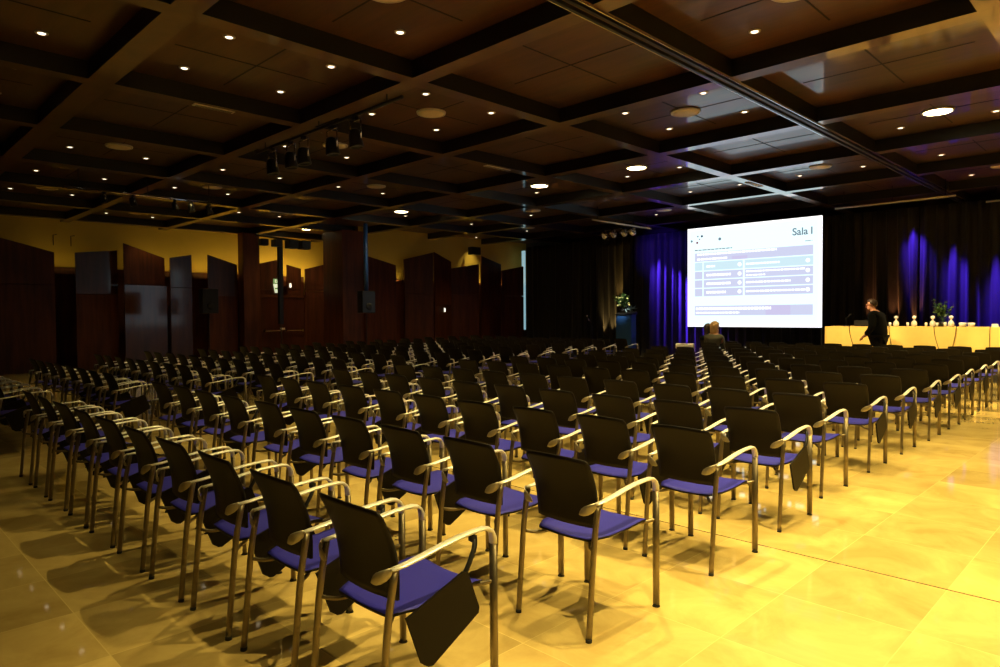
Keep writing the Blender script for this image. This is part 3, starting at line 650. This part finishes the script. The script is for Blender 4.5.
t = empty('table_microphone', (put_x(846), TY+0.25, TZ)); tag(t, 'thin black table microphone beside the standing man', 'microphone')
bm = bmesh.new(); lathe(bm, [(0.06, 0), (0.055, 0.02)], seg=12); obj('base', bm, M['black'], t)
bm = bmesh.new(); sweep(bm, [(0, 0, 0.01), (0.0, 0, 0.2), (0.12, -0.05, 0.30)], 0.006, 6); ball(bm, (0.13, -0.055, 0.305), 0.018, 1); obj('gooseneck', bm, M['black'], t)
bm = bmesh.new(); box(bm, -0.17, 0.17, -0.12, 0.12, 0, 0.02); o = obj('laptop', bm, M['black'], None, bevel=0.004); o.location = (put_x(861), TY+0.42, TZ)
b2 = bx('laptop_lid', (-0.17, 0.17, -0.135, -0.12, 0.012, 0.15), M['black'], o); tag(o, 'dark laptop on the short left table behind the man', 'laptop')

# loudspeakers on stands and the lighting tower in front of the left wall
def stand_speaker(x, y, z0, z1, label, w_=0.24, pole_up=None):
    t = empty('speaker_on_stand', (x, y, 0)); tag(t, label, 'loudspeaker'); tripod(t, z0+0.05, 0.5)
    bx('cabinet', (-w_*0.6, w_*0.6, -w_, w_, z0, z1), M['black'], t, bevel=0.02)
    bm = bmesh.new(); lathe(bm, [(0.11, 0), (0.11, 0.012), (0.03, 0.006)], seg=16); bmesh.ops.transform(bm, matrix=Matrix.Translation((w_*0.6, 0, z0+(z1-z0)*0.3)) @ Matrix.Rotation(PI/2, 4, 'Y'), verts=bm.verts); obj('cone', bm, M['rubber'], t, smooth=True)
    bx('badge', (w_*0.6, w_*0.6+0.006, -0.04, 0.04, z0+(z1-z0)*0.32, z0+(z1-z0)*0.36), M['chrome'], t)
    if pole_up: bm = bmesh.new(); sweep(bm, [(0, 0, z1), (0, 0, pole_up)], 0.07, 10); obj('column', bm, M['bluebox'], t, smooth=True)
stand_speaker(-20.3, 8.15, 1.62, 2.35, 'black loudspeaker on a tall stand left of the wooden post')
stand_speaker(-17.6, 11.85, 1.60, 2.28, 'black loudspeaker on a stand in front of the wooden pillar', pole_up=CEIL-0.02)
t = empty('lighting_tower', (-18.2, 9.35, 0)); tag(t, 'tall black tower with a cluster of dark lamps before the exit doors', 'lighting tower'); tripod(t, 1.4, 0.5)
bm = bmesh.new(); box(bm, -0.06, 0.06, -0.06, 0.06, 1.3, 3.75); obj('mast', bm, M['black'], t)
bm = bmesh.new(); sweep(bm, [(0.1, -0.75, 3.78), (0, 0.95, 3.68)], 0.03, 8); obj('crossbar', bm, M['black'], t)
for k, (y, s) in enumerate(((-0.5, 0.09), (-0.1, 0.10), (0.35, 0.12), (0.75, 0.12))):
    bm = bmesh.new(); box(bm, -s, s*1.4, y-s*1.2, y+s*1.2, 3.60-s, 3.60+s); obj('lamp_head', bm, M['black'], t, bevel=0.015)

# ================================================================ the conference chair
HW = 0.225
def interp(P, n):
    """smooth curve through P (Catmull-Rom)"""
    P = [Vector(p) for p in P]; Q = [P[0]*2-P[1]] + P + [P[-1]*2-P[-2]]; out = []
    for i in range(1, len(Q)-2):
        for k in range(n):
            t_ = k/n; a, b, c, d_ = Q[i-1], Q[i], Q[i+1], Q[i+2]
            out.append(0.5*((2*b)+(c-a)*t_+(2*a-5*b+4*c-d_)*t_*t_+(3*b-a-3*c+d_)*t_**3))
    out.append(P[-1]); return out
def build_parts():
    P = {}
    def keep(key, name, bm, m, smooth=True):
        bmesh.ops.recalc_face_normals(bm, faces=bm.faces)
        me = bpy.data.meshes.new(name); bm.to_mesh(me); bm.free()
        for k in (m if isinstance(m, list) else [m]): me.materials.append(k)
        if smooth:
            for p in me.polygons: p.use_smooth = True
        P[key] = (name, me)
    for s in (-1, 1):
        x = s*HW
        bm = bmesh.new(); sweep(bm, [(x, 0.547, 0.012), (x, 0.546, 0.30), (x, 0.545, 0.600)], (0.0195, 0.0125), 10, side=(1, 0, 0)); keep('fl%d' % s, 'leg', bm, M['steel'])
        bm = bmesh.new(); sweep(bm, [(x, 0.547, 0.0), (x, 0.547, 0.016)], (0.0205, 0.0135), 10, side=(1, 0, 0)); keep('ff%d' % s, 'foot', bm, M['rubber'])
        pts = interp([(x, -0.004, 0.012), (x, 0.018, 0.25), (x, 0.038, 0.45), (x, 0.068, 0.618)], 4)
        bm = bmesh.new(); sweep(bm, pts, (0.0142, 0.0138), 10, side=(1, 0, 0)); keep('rl%d' % s, 'leg', bm, M['steel'])
        bm = bmesh.new(); sweep(bm, [(x, -0.005, 0.0), (x, -0.004, 0.016)], (0.0152, 0.0148), 10, side=(1, 0, 0)); keep('rf%d' % s, 'foot', bm, M['rubber'])
        # armrest: bends back from the front leg, runs to the rear, dips
        pts = [(x, 0.545, 0.600), (x, 0.543, 0.626), (x, 0.534, 0.649), (x, 0.515, 0.664), (x, 0.490, 0.670), (x, 0.43, 0.670), (x, 0.36, 0.665), (x, 0.27, 0.653), (x, 0.19, 0.639), (x, 0.11, 0.628), (x, 0.052, 0.624)]
        rad = [(0.0195, 0.0125)]*2 + [(0.0185, 0.009)]*3 + [(0.0195, 0.0068)]*4 + [(0.018, 0.0065), (0.015, 0.006)]
        bm = bmesh.new(); sweep(bm, pts, rad, 12, side=(1, 0, 0)); keep('ar%d' % s, 'armrest', bm, M['arm'])
        # curved wing that carries the back shell
        bm = bmesh.new()
        prof = [((x+s*0.002, 0.070, 0.622), 0.010), ((x-s*0.002, 0.048, 0.617), 0.016), ((x-s*0.014, 0.030, 0.606), 0.021), ((x-s*0.034, 0.022, 0.594), 0.022), ((x-s*0.054, 0.020, 0.583), 0.018), ((x-s*0.068, 0.021, 0.575), 0.010), ((x-s*0.074, 0.022, 0.571), 0.003)]
        sweep(bm, [p for p, r in prof], [(r, 0.0045) for p, r in prof], 12, side=(0, 0, 1)); keep('wi%d' % s, 'back_bracket', bm, M['bracket'])
    # crossbars under the seat
    bm = bmesh.new(); sweep(bm, interp([(-HW, 0.036, 0.408), (-0.17, 0.075, 0.404), (-0.10, 0.14, 0.414), (0.10, 0.14, 0.414), (0.17, 0.075, 0.404), (HW, 0.036, 0.408)], 4), 0.009, 8); keep('cb', 'crossbar', bm, M['steel'])
    bm = bmesh.new(); sweep(bm, interp([(-HW, 0.545, 0.450), (-0.18, 0.50, 0.436), (-0.10, 0.44, 0.430), (0.10, 0.44, 0.430), (0.18, 0.50, 0.436), (HW, 0.545, 0.450)], 4), 0.009, 8); keep('cf', 'crossbar', bm, M['steel'])
    # seat shell
    nx, ny = 14, 14; bm = bmesh.new(); top = []; bot = []
    for j in range(ny+1):
        v = j/ny; y = 0.082 + 0.440*v
        half = 0.202 - 0.040*max(0, (0.2-v)/0.2)**1.3 - 0.018*max(0, (v-0.9)/0.1)**2
        rt, rb = [], []
        for i in range(nx+1):
            u = -1 + 2*i/nx; x = u*half
            z = 0.437 + 0.007*(u*u) + 0.020*v - 0.010*math.sin(v*PI)
            if v > 0.86: z -= 0.030*((v-0.86)/0.14)**2*(1-0.3*u*u)
            if v < 0.14: z -= 0.010*((0.14-v)/0.14)
            rt.append(bm.verts.new((x, y, z+0.004))); rb.append(bm.verts.new((x*0.99, y, z-0.007)))
        top.append(rt); bot.append(rb)
    def grid_solid(A, B, bm, mi_a=0, mi_b=0, mi_e=0):
        n, m_ = len(A)-1, len(A[0])-1
        for j in range(n):
            for i in range(m_):
                bm.faces.new([A[j][i], A[j][i+1], A[j+1][i+1], A[j+1][i]]).material_index = mi_a; bm.faces.new([B[j][i], B[j+1][i], B[j+1][i+1], B[j][i+1]]).material_index = mi_b
        for j in range(n):
            bm.faces.new([A[j][0], A[j+1][0], B[j+1][0], B[j][0]]).material_index = mi_e; bm.faces.new([A[j][m_], B[j][m_], B[j+1][m_], A[j+1][m_]]).material_index = mi_e
        for i in range(m_):
            bm.faces.new([A[0][i], B[0][i], B[0][i+1], A[0][i+1]]).material_index = mi_e; bm.faces.new([A[n][i], A[n][i+1], B[n][i+1], B[n][i]]).material_index = mi_e
    grid_solid(top, bot, bm, 0, 1, 1); keep('seat', 'seat', bm, [M['blue'], M['shell']])
    # back shell: wraps forward at the sides, leans back towards the top
    nx, nz_ = 16, 14; bm = bmesh.new(); F, Bk = [], []
    for j in range(nz_+1):
        v = j/nz_; z = 0.490 + 0.345*v
        half = 0.186 + 0.014*math.sin(v*PI*0.55)
        if v > 0.93: half -= 0.012*((v-0.93)/0.07)**2
        y0 = 0.108 - 0.068*v - 0.020*v*v + 0.022*math.sin(v*PI)
        rf_, rb = [], []
        for i in range(nx+1):
            u = -1 + 2*i/nx; x = u*half; y = y0 - 0.022 + 0.024*u*u
            zz = z - (0.010*u*u if v > 0.5 else 0)*((v-0.5)*2)
            rf_.append(bm.verts.new((x, y+0.005, zz))); rb.append(bm.verts.new((x, y-0.005, zz)))
        F.append(rf_); Bk.append(rb)
    grid_solid(F, Bk, bm, 1, 0, 0); keep('back', 'backrest', bm, [M['shell'], M['shell']])
    # writing tablet hanging beside the right arm
    x = 0.262; out = [(0.085, 0.455), (0.35, 0.548), (0.372, 0.540), (0.428, 0.392), (0.424, 0.372), (0.20, 0.252), (0.178, 0.255), (0.150, 0.275)]
    bm = bmesh.new(); prism(bm, out, x-0.006, x+0.006); keep('tab', 'writing_tablet', bm, M['tablet'], False)
    bm = bmesh.new(); sweep(bm, interp([(HW+0.005, 0.44, 0.655), (HW+0.025, 0.42, 0.620), (HW+0.034, 0.385, 0.57), (HW+0.032, 0.36, 0.53)], 4), 0.010, 8); ball(bm, (HW+0.004, 0.43, 0.648), 0.019, 1); keep('hin', 'tablet_hinge', bm, M['black'])
    return P
PARTS = build_parts()
ORDER = ['fl-1', 'fl1', 'rl-1', 'rl1', 'ar-1', 'ar1', 'cb', 'cf', 'seat', 'back']
def make_chair(tablet):
    t = empty('conference_chair', (0, 0, 0)); kids = {}
    for k in ORDER + (['tab', 'hin'] if tablet else []):
        n, me = PARTS[k]; o = bpy.data.objects.new(n, me); C.objects.link(o); o.parent = t; kids[k] = o
    for a, b in (('ff-1', 'fl-1'), ('ff1', 'fl1'), ('rf-1', 'rl-1'), ('rf1', 'rl1'), ('wi-1', 'ar-1'), ('wi1', 'ar1')):
        n, me = PARTS[a]; o = bpy.data.objects.new(n, me); C.objects.link(o); o.parent = kids[b]
    return t
PROTO = {False: make_chair(False), True: make_chair(True)}
USED = {False: False, True: False}
ORD = ['first', 'second', 'third', 'fourth', 'fifth', 'sixth', 'seventh', 'eighth', 'ninth', 'tenth', 'eleventh', 'twelfth', 'thirteenth', 'fourteenth']
def put_chair(x, y, tab, label, group, rz=0.0):
    if not USED[tab]: o = PROTO[tab]; USED[tab] = True
    else: o = copy_tree(PROTO[tab])
    o.location = (x, y, 0); o.rotation_euler = (0, 0, rz); tag(o, label, 'chair', group)
    return o
ROW_Y = [1.32, 2.45, 3.60, 4.64, 5.72, 6.94, 8.06, 9.12, 10.24, 11.36, 12.5, 13.6, 14.75, 15.85]
ROW_R = [-1.907, -1.897, -1.885, -1.927, -2.02, -2.034, -2.04, -2.05, -2.07, -2.10, -2.12, -2.15, -2.18, -2.20]
ROW_L = [-9.12, -9.08, -9.15, -9.10, -9.15, -9.22, -9.4, -9.65, -9.9, -10.1, -10.35, -10.6, -10.8, -10.85]
LEFT_N = [6, 8, 9, 10, 10, 11, 11, 11, 11, 11, 11, 11, 11, 11]
tab_known = {(1, 0): False, (1, 1): False, (2, 0): False, (2, 1): True, (3, 0): True, (3, 1): True, (4, 0): False, (5, 0): True, (6, 0): True, (7, 0): True}
CHAIRS = {}
for r, y in enumerate(ROW_Y):
    nR = 11 if r == 13 else 10
    for k in range(nR):
        tab = True if r == 0 else tab_known.get((r, k), random.random() < 0.7)
        lab = '%s, %s from the right end, %s row from the camera, right block' % ('chair with hanging tablet' if tab else 'blue-seated chair', ORD[k], ORD[r])
        CHAIRS[(r, k)] = put_chair(ROW_R[r]-HW-0.6*k + random.uniform(-0.012, 0.012)*(r > 0), y + random.uniform(-0.015, 0.015)*(r > 0), tab, lab, 'conference chairs of the right block', math.radians(random.uniform(-1.5, 1.5)) if (r > 0 or k > 0) else 0)
    for k in range(LEFT_N[r]):
        tab = (k == 0 and r in (0, 1, 2)) or (k > 0 and random.random() < 0.6)
        lab = '%s, %s from the aisle, %s row from the camera, left block' % ('chair with hanging tablet' if tab else 'blue-seated chair', ORD[k], ORD[r])
        put_chair(ROW_L[r]-HW-0.6*k + random.uniform(-0.012, 0.012), y + random.uniform(-0.015, 0.015), tab, lab, 'conference chairs of the left block', math.radians(random.uniform(-1.5, 1.5)))

# ================================================================ people
def skin_body(name, joints, edges, radii, m, parent=None, sub=2):
    me = bpy.data.meshes.new(name); me.from_pydata(joints, edges, []); o = link(name, me, m, parent, False)
    md = o.modifiers.new('skin', 'SKIN'); md.use_smooth_shade = True
    for i, r in enumerate(radii):
        v = me.skin_vertices[0].data[i]; v.radius = r if isinstance(r, tuple) else (r, r); v.use_root = (i == 0)
    s = o.modifiers.new('sub', 'SUBSURF'); s.levels = sub; s.render_levels = sub
    return o
def head(parent, c, face, r=0.1, hair='hair_dark', long=False, skin=True):
    """face: direction the head looks (unit, xy)"""
    f = Vector((face[0], face[1], 0)).normalized(); s = Vector((-f.y, f.x, 0)); c = Vector(c)
    return f, s, c
def merge_head(bm, c, f, s):
    pass
def person_body(name, joints, edges, radii, c, face, parent):
    """one continuous skinned body that ends in a shaped head with nose, chin, ears"""
    f = Vector((face[0], face[1], 0)).normalized(); s = Vector((-f.y, f.x, 0)); c = Vector(c)
    J = [tuple(j) for j in joints]; E = list(edges); R = list(radii)
    neck = len(J)-1
    a = len(J); J += [tuple(c + f*0.0 + Vector((0, 0, -0.055))), tuple(c + Vector((0, 0, 0.01)) - f*0.01), tuple(c + Vector((0, 0, 0.075)) - f*0.012)]
    E += [(neck, a), (a, a+1), (a+1, a+2)]; R += [(0.060, 0.066), (0.074, 0.088), (0.058, 0.068)]
    b = len(J); J += [tuple(c + f*0.098 + Vector((0, 0, -0.020)))]; E += [(a+1, b)]; R += [0.014]           # nose
    J += [tuple(c + f*0.075 + Vector((0, 0, -0.095)))]; E += [(a, b+1)]; R += [0.024]                          # chin
    for q in (-1, 1): J += [tuple(c + s*q*0.082 + Vector((0, 0, -0.015)))]; E += [(a+1, len(J)-1)]; R += [0.015]
    body = skin_body(name, J, E, R, M['skin'], parent)
    bm = bmesh.new()
    for q in (-1, 1): ball(bm, tuple(c + f*0.078 + s*q*0.031 + Vector((0, 0, 0.008))), 0.011, 1)
    obj('eyes', bm, M['black'], body)
    bm = bmesh.new(); ball(bm, tuple(c + f*0.086 + Vector((0, 0, -0.058))), 0.022, 1, (1, 1, 0.3)); obj('mouth', bm, mat('lip', (0.35, 0.10, 0.08), 0.5), body)
    return body, f, s, c
def hair_cap(parent, c, f, s, m, longhair=0.0):
    bm = bmesh.new(); ball(bm, (0, 0, 0), 1.0, 3); vol = 1.22 if longhair else 1.0
    for v in bm.verts:
        d_ = v.co.normalized(); fwd, up = d_.dot(f), d_.z
        rr = (0.112 + 0.010*noise.noise(v.co*5))*vol
        v.co = Vector((d_.x*rr*0.86, d_.y*rr*0.86, d_.z*rr)) + f*fwd*0.014
    kill = [v for v in bm.verts if (v.co.dot(f) > 0.045 and v.co.z < 0.055) or (v.co.z < -0.03 and v.co.dot(f) > -0.01) or (v.co.z < -0.075 and not longhair)]
    bmesh.ops.delete(bm, geom=kill, context='VERTS')
    if longhair:
        for v in bm.verts:
            if v.co.z < -0.03: v.co.z -= longhair*(-0.03-v.co.z)/0.08
    bmesh.ops.translate(bm, vec=c + Vector((0, 0, 0.012)) - f*0.008, verts=bm.verts)
    o = obj('hair', bm, m, parent, smooth=True); sm = o.modifiers.new('t', 'SOLIDIFY'); sm.thickness = 0.012
    return o
def hand(J, E, R, wrist, d, spread, n0):
    """five separate bent fingers from a palm, added to a skin skeleton"""
    d = Vector(d).normalized(); sp = Vector(spread).normalized(); w_ = Vector(wrist)
    J.append(tuple(w_ + d*0.055)); E.append((n0, len(J)-1)); R.append((0.030, 0.017)); palm = len(J)-1
    curl = d.cross(sp)
    for k, ln in enumerate((0.062, 0.072, 0.068, 0.052)):
        o = sp*(-0.028 + 0.019*k); J.append(tuple(w_ + d*0.095 + o)); E.append((palm, len(J)-1)); R.append(0.009)
        J.append(tuple(w_ + d*(0.095+ln*0.55) + o + curl*0.012)); E.append((len(J)-2, len(J)-1)); R.append(0.0085)
        J.append(tuple(w_ + d*(0.095+ln*0.85) + o + curl*0.035)); E.append((len(J)-2, len(J)-1)); R.append(0.007)
    J.append(tuple(w_ + d*0.055 - sp*0.045)); E.append((palm, len(J)-1)); R.append(0.010)
    J.append(tuple(w_ + d*0.090 - sp*0.055 + curl*0.015)); E.append((len(J)-2, len(J)-1)); R.append(0.008)

# standing man in front of the table, in profile to the left, leaning forward a little
PX, PY = -4.86, 17.05
man = empty('person', (PX, PY, 0)); man.scale = (1.10, 1.10, 1.04); tag(man, 'man in a dark suit standing by the yellow table, facing left', 'person')
# local frame: he faces -x (left in the picture), y across the shoulders
def standing():
    J = []; E = []; R = []
    def add(p, par, r): J.append(p); R.append(r); (E.append((par, len(J)-1)) if par is not None else None); return len(J)-1
    pel = add((0.04, 0, 0.93), None, (0.13, 0.16)); wst = add((0.04, 0, 1.08), pel, (0.12, 0.15)); chs = add((0.01, 0, 1.28), wst, (0.13, 0.17)); upc = add((-0.03, 0, 1.40), chs, (0.11, 0.14)); nk = add((-0.07, 0, 1.50), upc, 0.058)
    for q in (-1, 1):
        hp = add((0.04, q*0.09, 0.88), pel, 0.092); kn = add((0.02 - q*0.05, q*0.10, 0.49), hp, 0.062); an = add((0.07 + q*0.06, q*0.10, 0.09), kn, 0.040); add((-0.09 + q*0.06, q*0.11, 0.045), an, (0.038, 0.030))
        sh = add((-0.02, q*0.20, 1.39), upc, 0.062); el = add((-0.01 - 0.05*(q > 0), q*0.26, 1.12), sh, 0.047); wr = add((-0.16 - 0.08*(q > 0), q*0.20, 0.95), el, 0.030)
        hand(J, E, R, J[wr], (-0.75, -q*0.15, -0.55), (0, 1, 0), wr)
    # re-route so that the neck is the last joint
    J.append((-0.085, 0, 1.535)); E.append((nk, len(J)-1)); R.append(0.055)
    return J, E, R
J, E, R = standing()
body, f, s, c = person_body('body', J, E, R, (-0.105, 0, 1.635), (-1, -0.25), man)
hair_cap(body, c, f, s, M['hair_dark'])
def suit(parent, m, joints, edges, radii, name='suit'): return skin_body(name, joints, edges, radii, m, parent)
CJ = [(0.04, 0, 0.82), (0.04, 0, 1.08), (0.01, 0, 1.28), (-0.03, 0, 1.43), (-0.06, 0, 1.505)]; CE = [(0, 1), (1, 2), (2, 3), (3, 4)]; CR = [(0.19, 0.22), (0.175, 0.20), (0.185, 0.215), (0.15, 0.18), (0.085, 0.085)]
for q in (-1, 1):
    n = len(CJ); CJ += [(-0.02, q*0.20, 1.39), (-0.01 - 0.05*(q > 0), q*0.26, 1.12), (-0.15 - 0.08*(q > 0), q*0.205, 0.96)]; CE += [(3, n), (n, n+1), (n+1, n+2)]; CR += [0.095, 0.075, 0.055]
suit(body, M['suit'], CJ, CE, CR, 'jacket')
TJ = [(0.04, 0, 0.95)]; TE = []; TR = [(0.145, 0.175)]
for q in (-1, 1):
    n = len(TJ); TJ += [(0.04, q*0.09, 0.86), (0.02 - q*0.05, q*0.10, 0.49), (0.07 + q*0.06, q*0.10, 0.10)]; TE += [(0, n), (n, n+1), (n+1, n+2)]; TR += [0.108, 0.080, 0.066]
suit(body, M['suit'], TJ, TE, TR, 'trousers')
for q in (-1, 1): bm = bmesh.new(); ball(bm, (0.0 + q*0.06, q*0.11, 0.045), 0.05, 2, (2.6, 0.9, 0.9)); obj('shoe', bm, M['rubber'], body, smooth=True)

# two seated people seen from behind at the front of the audience
def seated(x, y, hz, label, hairm, coat, long, lean, face, name='person'):
    t = empty('person', (x, y, 0)); tag(t, label, 'person', 'people seated near the screen')
    J = []; E = []; R = []
    def add(p, par, r): J.append(p); R.append(r); (E.append((par, len(J)-1)) if par is not None else None); return len(J)-1
    top = hz - 0.13
    pel = add((0, 0.26, 0.55), None, (0.13, 0.16)); chs = add((lean*0.5, 0.25, (0.55+top)/2+0.05), pel, (0.12, 0.16)); upc = add((lean*0.8, 0.28, top-0.10), chs, (0.10, 0.14)); 
    for q in (-1, 1):
        hp = add((q*0.09, 0.30, 0.52), pel, 0.085); kn = add((q*0.11, 0.66, 0.50), hp, 0.06); an = add((q*0.11, 0.70, 0.09), kn, 0.04); add((q*0.11, 0.80, 0.045), an, (0.036, 0.03))
        sh = add((lean*0.8 + q*0.18, 0.28, top-0.11), upc, 0.056); el = add((lean*0.6 + q*0.21, 0.33, top-0.36), sh, 0.043); wr = add((q*0.12, 0.52, 0.62), el, 0.028)
        hand(J, E, R, J[wr], (-q*0.1, 0.9, -0.2), (1, 0, 0), wr)
    J.append((lean, 0.30, top)); E.append((upc, len(J)-1)); R.append(0.052)
    body, f, s, c = person_body('body', J, E, R, (lean*1.1, 0.32, hz), face, t)
    hair_cap(body, c, f, s, hairm, long)
    CJ = [(0, 0.26, 0.56), (lean*0.5, 0.25, (0.55+top)/2+0.05), (lean*0.8, 0.28, top-0.09), (lean*0.95, 0.295, top-0.015)]; CE = [(0, 1), (1, 2), (2, 3)]; CR = [(0.15, 0.18), (0.155, 0.20), (0.14, 0.175), (0.085, 0.085)]
    for q in (-1, 1):
        n = len(CJ); CJ += [(lean*0.8 + q*0.18, 0.28, top-0.11), (lean*0.6 + q*0.21, 0.33, top-0.36), (q*0.12, 0.51, 0.63)]; CE += [(2, n), (n, n+1), (n+1, n+2)]; CR += [0.085, 0.062, 0.046]
    suit(body, coat, CJ, CE, CR, 'jacket')
    TJ = [(0, 0.27, 0.55)]; TE = []; TR = [(0.13, 0.16)]
    for q in (-1, 1):
        n = len(TJ); TJ += [(q*0.09, 0.34, 0.53), (q*0.11, 0.66, 0.51), (q*0.11, 0.70, 0.10)]; TE += [(0, n), (n, n+1), (n+1, n+2)]; TR += [0.10, 0.075, 0.06]
    suit(body, M['suit'], TJ, TE, TR, 'trousers')
    return t
def chair_x(r, k): return CHAIRS[(r, k)].location.x, CHAIRS[(r, k)].location.y
def on_row(px, y):
    d_ = r_*((px-500)/678.85) + f_; return d_.x/d_.y*y
near = lambda r, x: min((CHAIRS[(r, k)].location.x for k in range(10)), key=lambda v: abs(v-x))
y = ROW_Y[12]
xb = near(12, on_row(716, y+0.3)); seated(xb, y, 1.19, 'seated person with blond hair seen from behind below the screen', M['hair_blond'], M['olive'], 0.16, 0.02, (0.3, 1))
xd, yd = chair_x(13, 10); seated(xd, yd, 1.12, 'seated person with dark hair leaning at the left of the blond one', M['hair_dark'], M['suit'], 0.08, -0.12, (-0.2, 1))
# white cloth laid over a backrest in front of them, one edge trailing on the arm
xc, yc = chair_x(11, 9); bm = bmesh.new(); secs = []
n_ = 18
for i in range(n_+1):
    u = -1 + 2*i/n_; x = u*0.225; yb = 0.045 + 0.024*u*u - 0.022
    sag = 0.012*math.sin(i*1.7) + (0.09 if u > 0.86 else 0)
    P = [(yb-0.030, 0.74-sag), (yb-0.028, 0.82), (yb-0.012, 0.848), (yb+0.012, 0.850), (yb+0.028, 0.82), (yb+0.045, 0.66-sag)]
    secs.append([bm.verts.new((x, p[0], p[1])) for p in P])
for a, b in zip(secs, secs[1:]):
    for k in range(5): bm.faces.new([a[k], a[k+1], b[k+1], b[k]])
o = obj('white_cloth', bm, M['white'], None, smooth=True); o.location = (xc, yc, 0); o.rotation_euler = CHAIRS[(11, 9)].rotation_euler
md = o.modifiers.new('t', 'SOLIDIFY'); md.thickness = 0.004
tag(o, 'white cloth draped over a chair back just left of the seated blond person', 'cloth')
